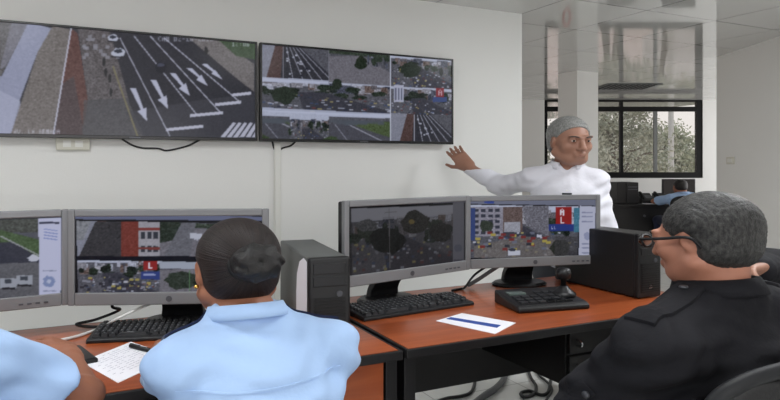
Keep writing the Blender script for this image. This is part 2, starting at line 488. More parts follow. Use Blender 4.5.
class Solid:
    def __init__(s, lo, hi, res):
        s.lo = vec(lo); s.res = res
        n = np.ceil((vec(hi)-s.lo)/res).astype(int)+1
        s.d = np.full(n, 0.15, np.float32)
        s.ax = [(s.lo[i]+res*np.arange(n[i])).astype(np.float32) for i in range(3)]
    def _win(s, c, r):
        sl = []
        for i in range(3):
            a = int(max(0, math.floor((c[i]-r-s.lo[i])/s.res))); b = int(min(s.d.shape[i], math.ceil((c[i]+r-s.lo[i])/s.res)+1))
            if b <= a: return None
            sl.append(slice(a,b))
        return tuple(sl)
    def add(s, p, k=0.02, op='+'):
        f, c, r = p
        w = s._win(c, r+k+4*s.res)
        if w is None: return s
        X,Y,Z = s.ax[0][w[0]][:,None,None], s.ax[1][w[1]][None,:,None], s.ax[2][w[2]][None,None,:]
        e = f(X,Y,Z).astype(np.float32); d = s.d[w]
        if op == '+':
            h = np.maximum(k-np.abs(d-e),0)/k if k > 0 else 0
            s.d[w] = np.minimum(d,e)-(h*h*k/4)
        else:
            h = np.maximum(k-np.abs(d+e),0)/k if k > 0 else 0
            s.d[w] = np.maximum(d,-e)+(h*h*k/4)
        return s
    def cut(s, n, o, k=0.0):
        """keeps the side where n.(p-o) < 0"""
        X,Y,Z = s.ax[0][:,None,None], s.ax[1][None,:,None], s.ax[2][None,None,:]
        s.d = np.maximum(s.d, ((X-o[0])*n[0]+(Y-o[1])*n[1]+(Z-o[2])*n[2]).astype(np.float32)); return s
    def mesh(s, smooth=2):
        V, Q = nets(s.d, s.lo, s.res)
        return relax(V, Q, smooth), Q

def rot3(yaw=0, pitch=0, roll=0):
    """columns are the right, forward and up axes; yaw turns to the left, pitch raises the chin, roll leans to the right"""
    return np.array((Matrix.Rotation(math.radians(yaw),3,'Z') @ Matrix.Rotation(math.radians(pitch),3,'X') @ Matrix.Rotation(math.radians(roll),3,'Y')))

def head_prims():
    P = []
    P.append((ell((0,-.012,.03),(.074,.094,.088)),.02,'+'))
    P.append((ell((0,.03,-.03),(.060,.066,.082)),.03,'+'))
    P.append((ell((0,.045,-.088),(.042,.042,.030)),.03,'+'))
    for q in (-1,1):
        P.append((cap((q*.058,.005,-.06),(q*.03,.06,-.092),.022,.018),.03,'+'))
        P.append((ell((q*.042,.062,-.022),(.024,.022,.026)),.025,'+'))
        P.append((ell((q*.033,.102,.012),(.021,.018,.013)),.014,'-'))
        P.append((ell((q*.033,.080,.010),(.017,.0175,.016)),.006,'+'))
        P.append((cap((q*.012,.096,.030),(q*.05,.082,.034),.008,.007),.014,'+'))
        P.append((ell((q*.074,-.008,-.004),(.008,.020,.033),rot3(-q*16,-8,0)),.008,'+'))
        P.append((ell((q*.083,-.004,.000),(.006,.011,.020),rot3(-q*16,-8,0)),.006,'-'))
        P.append((cap((q*.013,.108,-.032),(q*.014,.106,-.034),.008),.008,'+'))
    P.append((cap((0,.094,.020),(0,.116,-.028),.009,.013),.012,'+'))
    P.append((cap((-.020,.096,-.058),(.020,.096,-.058),.007),.012,'+'))
    P.append((cap((-.017,.094,-.070),(.017,.094,-.070),.007),.012,'+'))
    P.append((cap((-.022,.108,-.0635),(.022,.108,-.0635),.0035),.003,'-'))
    return P

def hand_prims(w, d, n, side, curl=25, spread=1.0, thumb=40, k=1.0):
    """w wrist, d towards the fingertips, n the way the palm faces, side +1 when the thumb lies on the d x n side"""
    w, d, n = vec(w), vec(d), vec(n); d = d/np.linalg.norm(d); n = n-(n@d)*d; n = n/np.linalg.norm(n); s = np.cross(d,n)*side
    R = np.stack([s,d,n],-1); P = []
    P.append((rbox(w+d*.048*k,(.040*k,.050*k,.014*k),.013*k,R),.02))
    P.append((cap(w-d*.03,w+d*.02*k,.025*k,.022*k),.02))
    P.append((ell(w+d*.035*k+s*.025*k+n*.008*k,(.018*k,.030*k,.015*k),R),.015))
    L = [.070,.078,.073,.058]; rr = [.0090,.0094,.0090,.0080]
    for i in range(4):
        off = (.030-.020*i)*k
        p = w+d*.092*k+s*off; ang = 0.0
        a = math.radians((1.5-i)*6*spread); dd = d*math.cos(a)+s*math.sin(a)
        for j, fr in enumerate((.45,.32,.23)):
            ang += math.radians(curl*(0.7 if j == 0 else 1.1))
            q = p+(dd*math.cos(ang)+n*math.sin(ang))*L[i]*fr*k
            P.append((cap(p,q,rr[i]*k*(1-.1*j),rr[i]*k*(.93-.1*j)),.006)); p = q
    t = math.radians(thumb); p = w+d*.020*k+s*.030*k
    q = p+(d*math.cos(t)+s*math.sin(t)+n*.25)*.048*k; P.append((cap(p,q,.013*k,.011*k),.012))
    t -= .35; r = q+(d*math.cos(t)+s*math.sin(t)+n*.35)*.036*k; P.append((cap(q,r,.011*k,.009*k),.006))
    return P

def torso_prims(J):
    hip, chest, neck = vec(J['hip']), vec(J['chest']), vec(J['neck']); b = J.get('bulk',1.0); P = []
    ax = chest-hip; ax = ax/np.linalg.norm(ax); x = vec(J['rsh'])-vec(J['lsh']); x = x/np.linalg.norm(x); x = x-(x@ax)*ax; x = x/np.linalg.norm(x)
    R = np.stack([x, np.cross(ax,x), ax],-1)
    P.append((ell(hip,(.160*b,.125*b,.13),R),.05))
    P.append((ell((hip+chest)/2,(.136*b,.112*b,.20),R),.05))
    P.append((ell(chest,(.146*b,.110*b,.165),R),.05))
    P.append((cap(J['lsh'],J['rsh'],.046*b),.035))
    for q in ('lsh','rsh'):
        P.append((cap(neck+vec((0,0,.015)),vec(J[q])+vec((0,0,.004)),.046,.040*b),.035))
    return P
def limb(a, b, c, r): return [(cap(a,b,r[0],r[1]),.03),(cap(b,c,r[1],r[2]),.02)]

def person(label, loc, yaw, J, style, hands, res=.005, group=None, stretch=S):
    """J holds the joints in metres in the figure's own frame: x its right, y ahead, z up"""
    allp = np.array([v for k,v in J.items() if isinstance(v,tuple) and len(v) == 3 and not k.startswith('head_')])
    lo, hi = allp.min(0)-.24, allp.max(0)+.24; lo[2] = max(lo[2], -.02) if J.get('legs') else lo[2]
    cy, sy = math.cos(math.radians(yaw)), math.sin(math.radians(yaw))
    def fin(V):
        W = np.empty_like(V); W[:,0] = (cy*V[:,0]-sy*V[:,1])*stretch; W[:,1] = (sy*V[:,0]+cy*V[:,1])*stretch; W[:,2] = V[:,2]; return W
    def link(name, V, Q, m, parent=None):
        me = np_mesh(name, fin(V), Q, True); me.materials.append(m)
        o = bpy.data.objects.new(name, me); COL.objects.link(o)
        if parent is not None: o.parent = parent
        return o
    def mb_link(name, mb, m, parent, smooth=True, bevel=0):
        mb.v = [tuple(p) for p in fin(np.array([tuple(p) for p in mb.v], float))]
        return mb.build(name, m, parent, smooth=smooth, bevel=bevel)
    HC, HR, HS = vec(J['head']), rot3(*J.get('head_rot',(0,0,0))), vec(J.get('head_size',(1,1,1)))
    # the body, one continuous surface
    so = Solid(lo, hi, res)
    for p,k in torso_prims(J): so.add(p,k)
    so.add(cap(vec(J['neck'])-vec((0,0,.03)), HC+HR@(vec((0,-.02,-.06))*HS), .056, .052), .03)
    for q in ('l','r'):
        for p,k in limb(J[q+'sh'],J[q+'el'],J[q+'wr'],(.046,.038,.027)): so.add(p,k)
        for p,k in hands[q]: so.add(p,k)
        for p,k in limb(J[q+'hp'],J[q+'kn'],J[q+'an'],(.082,.055,.038)): so.add(p,k)
        so.add(cap(vec(J[q+'an'])+vec((0,-.02,-.03)), vec(J[q+'an'])+vec((0,.13,-.045)), .034, .026), .02)
    for p,k,op in head_prims(): so.add(placed(p,HC,HR,HS), k, op)
    V,Q = so.mesh(2)
    body = link('person', V, Q, style['skin']); body.location = (loc[0],loc[1],0)
    tag(body, label, 'person', group)
    # shirt
    g = style.get('loose',.012)
    sh = Solid(lo, hi, res)
    for p,k in torso_prims(J): sh.add(fat(p,g),k)
    for q in ('l','r'):
        s_, e_, w_ = vec(J[q+'sh']),vec(J[q+'el']),vec(J[q+'wr'])
        if style['sleeve'] == 'short':
            t = style.get('sleeve_len',.78); c = s_+(e_-s_)*t
            sh.add(cap(s_,c,.046+g,.054+g),.03)
            dn = (e_-s_)/np.linalg.norm(e_-s_)
            hem = sh  # the hem: a clean cut across the arm
            cutc = s_+(e_-s_)*t
            f0 = (lambda X,Y,Z,cutc=cutc,dn=dn: np.maximum(-((X-cutc[0])*dn[0]+(Y-cutc[1])*dn[1]+(Z-cutc[2])*dn[2]), np.sqrt((X-cutc[0])**2+(Y-cutc[1])**2+(Z-cutc[2])**2)-.095))
            sh.add((f0,cutc,.1),0.004,'-')
        else:
            sh.add(cap(s_,e_,.047+g,.048+g),.03); sh.add(cap(e_,w_,.048+g,.034+g*.6),.03)
    nk = vec(J['neck'])
    top = style.get('neckline',(0,-.25,1)); sh.cut(vec(top)/np.linalg.norm(top), nk+vec((0,0,style.get('neck_up',.030))))
    bot = style.get('hem_z'); 
    if bot is not None: sh.cut((0,0,-1),(0,0,bot))
    if style.get('open_neck'):
        a,b_ = style['open_neck']; sh.add(cap(a,b_,.046,.010),.006,'-')
    V,Q = sh.mesh(2)
    # creases: folds run across the sleeves and round the waist
    am = style.get('crease',.004)
    if am:
        x,y,z = V.T
        n1 = np.sin(38*z+14*x+3*np.sin(17*y+9*z))*np.sin(21*x-13*y+5*np.sin(11*z)); n2 = np.sin(70*z-33*x+27*y+4*np.sin(23*x+8*z))
        amp = np.full(len(V), .45)
        for q in ('l','r'):
            for cpt in (J[q+'el'],J[q+'sh']): amp += .75*np.exp(-((V-vec(cpt))**2).sum(1)/.012)
        amp += .6*np.exp(-((z-(J['hip'][2]+.18))/.12)**2)
        e1 = V[Q[:,2]]-V[Q[:,0]]; e2 = V[Q[:,3]]-V[Q[:,1]]; fn_ = np.cross(e1,e2)
        N = np.zeros_like(V)
        for i in range(4):
            for a in range(3): N[:,a] += np.bincount(Q[:,i], weights=fn_[:,a], minlength=len(V))
        N /= np.maximum(np.linalg.norm(N,axis=1),1e-9)[:,None]
        V = V+N*(amp*(n1*.7+n2*.3)*am)[:,None]
    Vs, Qs = V, Q
    shirt = link('shirt', V, Q, style['cloth'], body)
    bvh = BVHTree.FromPolygons([tuple(p) for p in Vs], [tuple(q) for q in Qs])
    # trousers and shoes
    tr = Solid(lo, hi, max(res,.007))
    tr.add(fat(ell(J['hip'],(.165,.125,.12)),.008),.05)
    for q in ('l','r'):
        tr.add(cap(J[q+'hp'],J[q+'kn'],.094,.070),.05); tr.add(cap(J[q+'kn'],vec(J[q+'an'])+vec((0,0,.0)),.070,.055),.03)
    tr.cut((0,0,1),(0,0,J['hip'][2]+.08)); tr.cut((0,0,-1),(0,0,.05))
    V,Q = tr.mesh(2); link('trousers', V, Q, style['trousers'], body)
    for q in ('l','r'):
        a = vec(J[q+'an']); ss = Solid(a-.2, a+.26, .007)
        ss.add(cap((a[0],a[1]-.03,.045),(a[0],a[1]+.14,.04),.044,.038),.02).add(cap((a[0],a[1],.03),(a[0],a[1],.09),.045),.03).cut((0,0,-1),(0,0,.004))
        V,Q = ss.mesh(2); link('shoe', V, Q, style['shoe'], body)
    # hair
    hs = Solid(HC-.26, HC+.26, min(res,.005)); t = style.get('hair_t',.010)
    def hd(p,k=.02,op='+'): hs.add(placed(p,HC,HR,HS),k,op)
    hd(ell((0,-.021,.034),(.074+t*.62,.094+t*.55,.088+t*.9))); hd(ell((0,-.03,-.035),(.062+t*.6,.062+t*.6,.06)),.03)
    hp = style.get('hairline',(.8,-.6,.010))
    nn = HR@(vec((0,hp[0],hp[1]))/HS); oo = HC+HR@(vec((0,hp[0]*hp[2],hp[1]*hp[2]))*HS)
    hs.cut(nn/np.linalg.norm(nn), oo)
    n2 = HR@vec((0,.25,-.97)); hs.cut(n2/np.linalg.norm(n2), HC+HR@(vec((0,-.07,style.get('nape',-.085)))*HS))
    for q in (-1,1): hd(ell((q*.088,.008,-.012),(.030,.026,.040)),.008,'-')
    if style.get('hair_part'): pass
    V,Q = hs.mesh(2)
    if style.get('hair_rough'):
        L = (V-HC)@HR; V = V+HR.dot((L/np.linalg.norm(L,axis=1)[:,None]).T).T*(np.sin(140*L[:,0]+9*np.sin(60*L[:,1]))*np.sin(120*L[:,1]+5*np.sin(90*L[:,2]))*style['hair_rough'])[:,None]
    hair = link('hair', V, Q, style['hair'], body)
    for o in (hair,):
        o['hc'] = 0
        del o['hc']
    ctx = dict(body=body, shirt=shirt, hair=hair, bvh=bvh, mb=mb_link, link=link, HC=HC, HR=HR, HS=HS, J=J, fin=fin)
    # face details
    if style.get('face',True):
        for q in (-1,1):
            mb = MB(); c = HC+HR@(vec((q*.033,.0800,.010))*HS); mb.ball(c,(.0145*HS[0],.0186*HS[1],.0054*HS[2]),16,Matrix(HR.tolist()))
            eye = mb_link('eye', mb, style['eye'], body)
            mb = MB(); c = HC+HR@(vec((q*.033+.002,.0960,.0105))*HS); mb.ball(c,(.0062,.0045,.0066),12,Matrix(HR.tolist())); mb_link('iris', mb, style['iris'], eye)
            mb = MB(); pts = [HC+HR@(vec((q*u,y,z))*HS) for u,y,z in ((.016,.1025,.029),(.034,.0985,.034),(.050,.086,.031))]
            mb.tube(spline(pts,4),.0038,6); mb_link('eyebrow', mb, style['brow'], body)
        mb = MB(); pts = [HC+HR@(vec((x,.1005-abs(x)*.25,-.0640-abs(x)*.06))*HS) for x in (-.022,-.011,0,.011,.022)]
        mb.tube(spline(pts,4),.0046,6); mb_link('lips', mb, style['lip'], body)
    # collar
    cr = style.get('collar')
    if cr:
        r0, h0, gap, tilt = cr; mb = MB(); n = 40; A = [];
        prof = [(0,-.012),(.001,h0),(.010,h0*.98),(.017,h0*.35),(.020,-.004)]
        T = Matrix.Rotation(math.radians(tilt),3,'X')
        for i in range(n+1):
            th = math.radians(gap)+(2*PI-2*math.radians(gap))*i/n
            for dr,z in prof:
                p = T @ Vector((math.sin(th)*(r0+dr), math.cos(th)*(r0+dr)*1.08, z)); A.append(Vector(nk)+p+Vector((0,0,style.get('collar_z',.02))))
        m_ = len(prof); F_ = [(i*m_+j,(i+1)*m_+j,(i+1)*m_+j+1,i*m_+j+1) for i in range(n) for j in range(m_-1)]
        mb.add(A,F_); o = mb_link('collar', mb, style['cloth'], shirt)
        md = o.modifiers.new('thick','SOLIDIFY'); md.thickness = .004
    return ctx

def strip_on(ctx, name, a, b, w, m, parent, thick=.006, n=14, side=(0,1,0), down=(0,0,-1), taper=1.0):
    """a flat strap lying on the shirt from a to b (figure's own frame), laid down along `down`"""
    bvh = ctx['bvh']; mb = MB(); rows = []
    a, b, sd, dn = Vector(a), Vector(b), Vector(side), Vector(down)
    for i in range(n+1):
        t = i/n; c = a.lerp(b,t); ww = w*(1+(taper-1)*t); row = []
        for q in (-1,-.5,0,.5,1):
            o = c+sd*q*ww/2-dn*.25; h = bvh.ray_cast(o, dn, .6)
            row.append((h[0] if h[0] is not None else c)-dn*thick)
        rows.append(row)
    vs = [p for r in rows for p in r]+[p+dn*(thick+.004) for r in rows for p in r]; k = 5; B0 = k*(n+1)
    fs = [(i*k+j,i*k+j+1,(i+1)*k+j+1,(i+1)*k+j) for i in range(n) for j in range(k-1)]
    fs += [(i*k,(i+1)*k,(i+1)*k+B0,i*k+B0) for i in range(n)]+[(i*k+k-1,i*k+k-1+B0,(i+1)*k+k-1+B0,(i+1)*k+k-1) for i in range(n)]
    fs += [(j,j+B0,j+1+B0,j+1) for j in range(k-1)]+[(n*k+j,n*k+j+1,n*k+j+1+B0,n*k+j+B0) for j in range(k-1)]
    mb.add(vs,fs); return ctx['mb'](name, mb, m, parent, smooth=False)
# ------------------------------------------------------------------ the room
ROT = -YAW                    # the far wall and the right wall stand square to the camera's own axis
ROOM_H = 2.54
struct('floor', MB().box((-3.4,-4.6,-.1),(11,14,0)), M['floor'])
struct('ceiling', MB().box((-3.4,-4.6,ROOM_H),(11,14,ROOM_H+.15)), M['ceiling'])
struct('wall_screens', MB().box((-3.2,4.0,0),(3.17,4.16,ROOM_H)), M['wall'])
struct('wall_left', MB().box((-3.36,-3.4,0),(-3.2,4.16,ROOM_H)), M['wall'])
bw = MB().box((-3.2,-3.4,0),(2.45,-3.2,.9)).box((-3.2,-3.4,2.3),(2.45,-3.2,ROOM_H)).box((-3.2,-3.4,.9),(-2.8,-3.2,2.3)).box((2.1,-3.4,.9),(2.45,-3.2,2.3))
struct('wall_back', bw, M['wall'])
struct('wall_right', MB().box((3.57,-1.9,0),(3.74,7.0,ROOM_H)), M['wall'], rotz=ROT)
FW = 11.6; WX0, WX1, SILL = 2.80, 5.67, 1.124
fw = MB().box((-1.0,FW,0),(WX0,FW+.2,ROOM_H)).box((WX0,FW,0),(WX1,FW+.2,SILL)).box((WX1,FW,0),(8.2,FW+.2,ROOM_H))
struct('wall_far', fw, M['wall'], rotz=ROT)
struct('pillar', MB().box((0,0,0),(.35,.35,ROOM_H)), M['wall'], loc=c2w(2.34,8.0))
# far window
w1 = bpy.data.objects.new('window_1', None); COL.objects.link(w1); w1.rotation_euler = (0,0,ROT); w1['kind'] = 'structure'
fr = MB()
y0, y1 = FW+.02, FW+.10
fr.box((WX0,y0,SILL),(WX0+.06,y1,ROOM_H)).box((WX1-.10,y0,SILL),(WX1,y1,ROOM_H)).box((WX0+.06,y0,SILL),(WX1-.10,y1,SILL+.105)).box((WX0+.06,y0,ROOM_H-.03),(WX1-.10,y1,ROOM_H))
fr.box((WX0+.06,y0,2.335),(WX1-.10,y1,2.42)).box((4.18,y0,SILL+.105),(4.235,y1,2.335)).box((4.18,y0,2.42),(4.235,y1,ROOM_H-.03))
fr.build('window_frame', M['frame_black'], w1)
MB().box((4.80,y0+.01,SILL+.105),(4.86,y1-.02,2.335)).build('sash_frame', M['frame_grey'], w1)
MB().box((WX0+.06,FW+.055,SILL+.105),(WX1-.10,FW+.061,2.335)).box((WX0+.06,FW+.055,2.42),(WX1-.10,FW+.061,ROOM_H-.03)).build('pane', M['glass'], w1)
# window behind the camera
w2 = bpy.data.objects.new('window_2', None); COL.objects.link(w2); w2['kind'] = 'structure'
fr = MB().box((-2.8,-3.33,.9),(2.1,-3.27,.96)).box((-2.8,-3.33,2.24),(2.1,-3.27,2.3))
for x in (-2.8,-1.6,-.4,.84,2.04): fr.box((x,-3.33,.96),(x+.06,-3.27,2.24))
fr.build('window_frame', M['frame_black'], w2)
# red sign on the pillar: only its reflection in the ceiling shows past the standing man's head
pl = c2w(2.34,8.0)
sg = thing('safety_sign', 'red oval safety sign on the white pillar, mirrored pink in the glossy ceiling', 'sign', (pl.x-.008, pl.y+.17, 1.84))
MB().box((-.006,-.11,-.15),(.006,.11,.15)).build('backing_plate', M['white_plastic'], sg)
rg = MB(); A = []
n = 28
for i in range(n):
    t = 2*PI*i/n
    A += [(-.009,math.cos(t)*.085,math.sin(t)*.125),(-.009,math.cos(t)*.045,math.sin(t)*.08)]
rg.add(A,[(2*i,2*i+1,(2*i+3)%(2*n),(2*i+2)%(2*n)) for i in range(n)]).build('red_ring', M['red'], sg)
# ceiling vent
p0, p1 = c2w(3.16,9.25), c2w(3.95,9.95)
vt = thing('ceiling_vent', 'flat speckled grey vent set in the glossy ceiling before the far window', 'vent', tuple(c2w(3.55,9.6,ROOM_H)), ROT)
MB().box((-.40,-.34,-.012),(.40,.34,-.002)).build('vent_frame', M['vent'], vt)
vd = MB()
for i in range(9):
    for j in range(7):
        x, y = -.37+.082*i, -.31+.088*j
        vd.box((x,y,-.016),(x+.05,y+.05,-.011))
vd.build('grille', M['vent_dark'], vt)
# ceiling lamps added out of view to even out the light
M['fill_lamp'] = emit_mat('fill_lamp_diffuser', (255,250,240), 2.0)
FILL_LAMPS = ((-.55,1.9,'added square fill light, out of view above the operators in light blue'),(1.6,1.3,'added square fill light, out of view above the seated man in black'),(3.85,1.95,'added square fill light, out of view nearest the right-hand wall'),(.2,-1.4,'added square fill light, out of view behind the operators near the back window'))
for i,(x,y,lb) in enumerate(FILL_LAMPS):
    t = thing('added_ceiling_light', lb, 'added fill light', (x,y,ROOM_H), 0, 'added fill lights')
    MB().box((-.40,-.40,-.03),(.40,.40,-.001)).build('housing', M['white_plastic'], t, bevel=.006)
    MB().box((-.36,-.36,-.036),(.36,.36,-.029)).build('diffuser', M['fill_lamp'], t)

# wall fittings
p = on_wall(277,145,4.0); q = on_wall(277,236,4.0)
tr = thing('cable_trunking', 'narrow white cable trunking running down the wall below the big screens', 'cable trunking', (p.x,4.0,0))
MB().box((-.022,-.016,0),(.022,0,1.505)).build('channel', M['white_plastic'], tr, bevel=.004)
MB().box((-.018,-.021,.01),(.018,-.014,1.50)).build('cover_strip', M['white_plastic'], tr, bevel=.003)
p = on_wall(73,144,4.0)
ob = thing('outlet_box', 'cream outlet plate half hidden under the left big screen', 'outlet', (p.x,4.0,p.z))
MB().box((-.085,-.03,-.035),(.085,0,.035)).build('plate', M['cream_plastic'], ob, bevel=.006)
MB().box((-.05,-.034,-.018),(-.01,-.029,.018)).box((.01,-.034,-.018),(.05,-.029,.018)).build('socket', M['white_plastic'], ob)
pw = c2w(3.57, 6.70, 1.407)
sp = thing('light_switch', 'small cream light switch plate on the right-hand white wall', 'switch', tuple(pw), ROT)
MB().box((-.012,-.075,-.038),(0,.075,.038)).build('plate', M['cream_plastic'], sp, bevel=.004)
MB().box((-.018,-.045,-.02),(-.011,.045,.02)).build('rocker', M['white_plastic'], sp, bevel=.003)

# ------------------------------------------------------------------ the two big screens
M['tv_screen'] = screen_mat('tv_picture', .60, .22)
M['mon_screen'] = screen_mat('monitor_picture', .62, .3)
W_TV, H_TV, Z_TV, B_TV = 1.414, .615, 1.508, 3.915
def make_tv(a, label, paint):
    t = thing('wall_screen', label, 'television', (a, B_TV, Z_TV), 0, 'big screens on the wall')
    MB().box((-W_TV/2,.004,0),(W_TV/2,.034,H_TV)).build('casing', M['tv_black'], t, bevel=.004)
    MB().box((-W_TV*.36,.034,H_TV*.1),(W_TV*.36,.060,H_TV*.8)).build('back_cover', M['black_soft'], t, bevel=.008)
    MB().box((-.30,.058,H_TV*.25),(.30,.085,H_TV*.32)).box((-.30,.058,H_TV*.6),(.30,.085,H_TV*.67)).box((-.25,.058,H_TV*.2),(-.2,.068,H_TV*.75)).box((.2,.058,H_TV*.2),(.25,.068,H_TV*.75)).build('wall_bracket', M['dark_silver'], t)
    bz = MB(); e = .013; W, H = W_TV/2, H_TV
    bz.box((-W,-.004,0),(-W+e,.006,H)).box((W-e,-.004,0),(W,.006,H)).box((-W+e,-.004,0),(W-e,.006,e*1.4)).box((-W+e,-.004,H-e),(W-e,.006,H))
    bz.build('bezel', M['tv_black'], t, bevel=.002)
    MB().box((-.03,-.006,.004),(.03,-.003,.013)).build('logo', M['dark_silver'], t)
    w, h = W_TV-2*e, H_TV-2.4*e
    cs = [proj((a-w/2,B_TV,Z_TV+H_TV-e)),proj((a+w/2,B_TV,Z_TV+H_TV-e)),proj((a+w/2,B_TV,Z_TV+1.4*e)),proj((a-w/2,B_TV,Z_TV+1.4*e))]
    cv = Canvas(380,165,cs,(72,72,78)); paint(cv)
    screen_mesh('screen', cv, w, h, M['tv_screen'], t, (0,.003,1.4*e))
    return t

def paint_left(c):
    c.rect(-10,0,270,150,(66,66,72),1,5)
    c.poly([(-9,10),(29,25),(0,78),(-9,90)],(112,108,104),1,14)
    c.poly([(29,22),(53,29),(38,52),(20,100),(10,140),(-9,140),(-9,78),(2,76)],(166,171,192),1,4)
    c.poly([(12,22),(29,22),(6,66),(0,70)],(136,134,140),1,8)
    c.poly([(-9,86),(20,100),(22,108),(10,140),(-9,140)],(186,190,208),.8,3)
    c.poly([(53,26),(72,30),(53,140),(9,140),(21,104),(38,52)],(138,128,116),1,9)
    c.poly([(71,28),(78,34),(88,100),(84,140),(54,140)],(122,74,62),1,9)
    c.poly([(62,84),(74,76),(84,130),(80,140),(54,140)],(92,78,78),.8,8)
    c.poly([(78,28),(110,32),(118,60),(130,104),(146,140),(82,140),(88,100)],(112,104,100),1,13)
    c.poly([(84,100),(128,98),(146,140),(82,140)],(92,92,92),.7,6)
    for i in range(16):
        x,y = 82+c.rng.rand()*24, 34+c.rng.rand()*24
        c.rect(x,y,x+4,y+3,(168,168,172),.7)
    for x,y in ((104,62),(106,72),(110,78),(111,92)): c.blob(x,y,1.6,4.5,(44,44,46))
    c.line((71.5,28),(53,138),1.5,(214,214,224))
    c.poly([(112,33),(190,38),(254,92),(254,140),(146,140),(130,104),(118,60)],(58,58,66),1,4)
    c.poly([(126,112),(200,100),(254,94),(254,140),(146,140)],(80,80,86),.75,4)
    c.line((113,66),(138,137),1.6,(150,140,92))
    for p,q in (((120,38),(170,136)),((134,36),(198,116)),((150,36),(220,112)),((164,38),(240,102))): c.line(p,q,1.1,(204,204,212))
    for p,q in (((166,129.5),(203,126)),((190,115.5),(223,112.5)),((215,104.5),(241,102)),((232,95),(251,93))): c.line(p,q,3.0,(210,210,218))
    for (x0,y0),(x1,y1),w in (((133,88),(147,121),2.6),((153.5,80),(168,109),2.6),((172.5,73),(190,96),2.4),((189,68),(208,86),2.0),((204,64),(223,80),1.4)):
        d = Vector((x1-x0,y1-y0)).normalized(); nrm = Vector((-d.y,d.x))
        c.poly([(x0-3,y0),(x0+3,y0),(x1-d.x*10+1,y1-d.y*12),(x1-d.x*10-2,y1-d.y*12)],(206,208,220))
        c.poly([(x1,y1),(x1-d.x*13+nrm.x*w*1.9,y1-d.y*13+nrm.y*w*1.9),(x1-d.x*13-nrm.x*w*1.9,y1-d.y*13-nrm.y*w*1.9)],(206,208,220))
    for x,y,s in ((113,38.5,5.5),(118.5,53,7)):
        c.blob(x,y,s,s*.72,(206,210,218)); c.blob(x,y-s*.25,s*.62,s*.3,(60,66,78)); c.line((x-s,y+s*.55),(x+s,y+s*.6),1.3,(46,46,52))
    c.blob(160.5,67.5,6,5.5,(40,42,54)); c.blob(160.5,65,4,2,(84,88,106))
    c.poly([(186,36),(216,39),(254,64),(254,92),(236,78)],(134,126,118),1,8)
    c.poly([(216,38),(256,42),(256,60),(236,56)],(72,100,58),1,7)
    c.blob(206,51,1.8,4,(50,50,52))
    for i in range(6): c.poly([(220+i*6.3,137),(225+i*6.3,137),(236+i*5.6,123),(233+i*5.6,122)],(206,206,214))
    c.text('CAM 02-10-2016',158,36.5,5,(226,226,230),.55); c.text('12:06',232,42,4.5,(226,226,230),.6)
    c.text('AV. LA ARMADA',14,129,4.5,(226,226,230),.7)
    c.soften(2)
def paint_right(c):
    c.rect(250,30,460,150,(90,92,98),1,6)
    yT = lambda x: 42+(x-260)*.088; yB = lambda x: 142+(x-260)*.0104
    def q(x0,x1,f0,f1):
        f = lambda x,k: yT(x)+(yB(x)-yT(x))*k
        return [(x0,f(x0,f0)),(x1,f(x1,f0)),(x1,f(x1,f1)),(x0,f(x0,f1))]
    c.street(q(258,329,0,.36),'avenue',.05,3)
    c.street(q(329,390,0,.36),'square',.06,4)
    c.street(q(391,456,0,.36),'town',.14,5)
    c.street(q(258,391,.36,.68),'town',.08,6)
    c.street(q(391,456,.36,.68),'town',.10,7)
    c.street(q(258,329,.68,1.02),'verge',.16,8)
    c.street(q(290,330,.70,1.02),'town',.2,9)
    c.street(q(329,391,.68,1.02),'verge',.12,10)
    c.street(q(391,456,.66,1.02),'avenue',.0,11)
    for a,b,y,w in ((258,329,79,4.5),(258,390,109,4)):
        c.poly([(a,y-w/2),(b,y-w/2+(b-a)*.05),(b,y+w/2+(b-a)*.05),(a,y+w/2)],(206,212,226),.85)
    c.line((390.5,50),(390.5,146),1.0,(226,228,234)); c.line((329,46),(329,84),.5,(150,152,158)); c.line((413,50),(413,84),.4,(150,152,158))
    c.blob(285,95,13,9,(52,66,48),1,8); c.blob(337,84,5,6,(52,66,48),1,8); c.blob(361,65,6,5,(50,64,44),1,8); c.blob(411,70,9,8,(50,64,46),1,9)
    c.rect(436,88,444,97,(176,52,58)); c.rect(433,97,447,102,(70,92,150)); c.text('A',438.4,89.5,6,(224,200,204),.8)
    c.rect(394,85,404,102,(196,198,210)); 
    for i in range(3): c.rect(395+i*3,88,396.6+i*3,100,(120,124,142))
    c.soften(2)
make_tv(1.777, 'big flat screen on the wall split into nine traffic camera views', paint_right)
make_tv(.344, 'big flat screen on the wall showing one road with white arrows', paint_left)

def wire(name, pts, r, m, label, group=None, seg=6):
    o = MB().tube(spline(pts,8), r, seg).build(name, m, smooth=True)
    return tag(o, label, 'cable', group)
wire('cable', [on_wall(x,y,3.993) for x,y in ((122,139),(132,145),(143,148),(158,148.5),(166,150.5),(178,148.5),(190,145),(201,139))], .006, M['cable'], 'thin black cable looping below the left big screen')
wire('cable', [on_wall(x,y,3.993) for x,y in ((272,140),(274,148),(277,151.5),(283,148),(291,145.5),(297,140))], .006, M['cable'], 'short black cable under the corner of the nine-view screen')

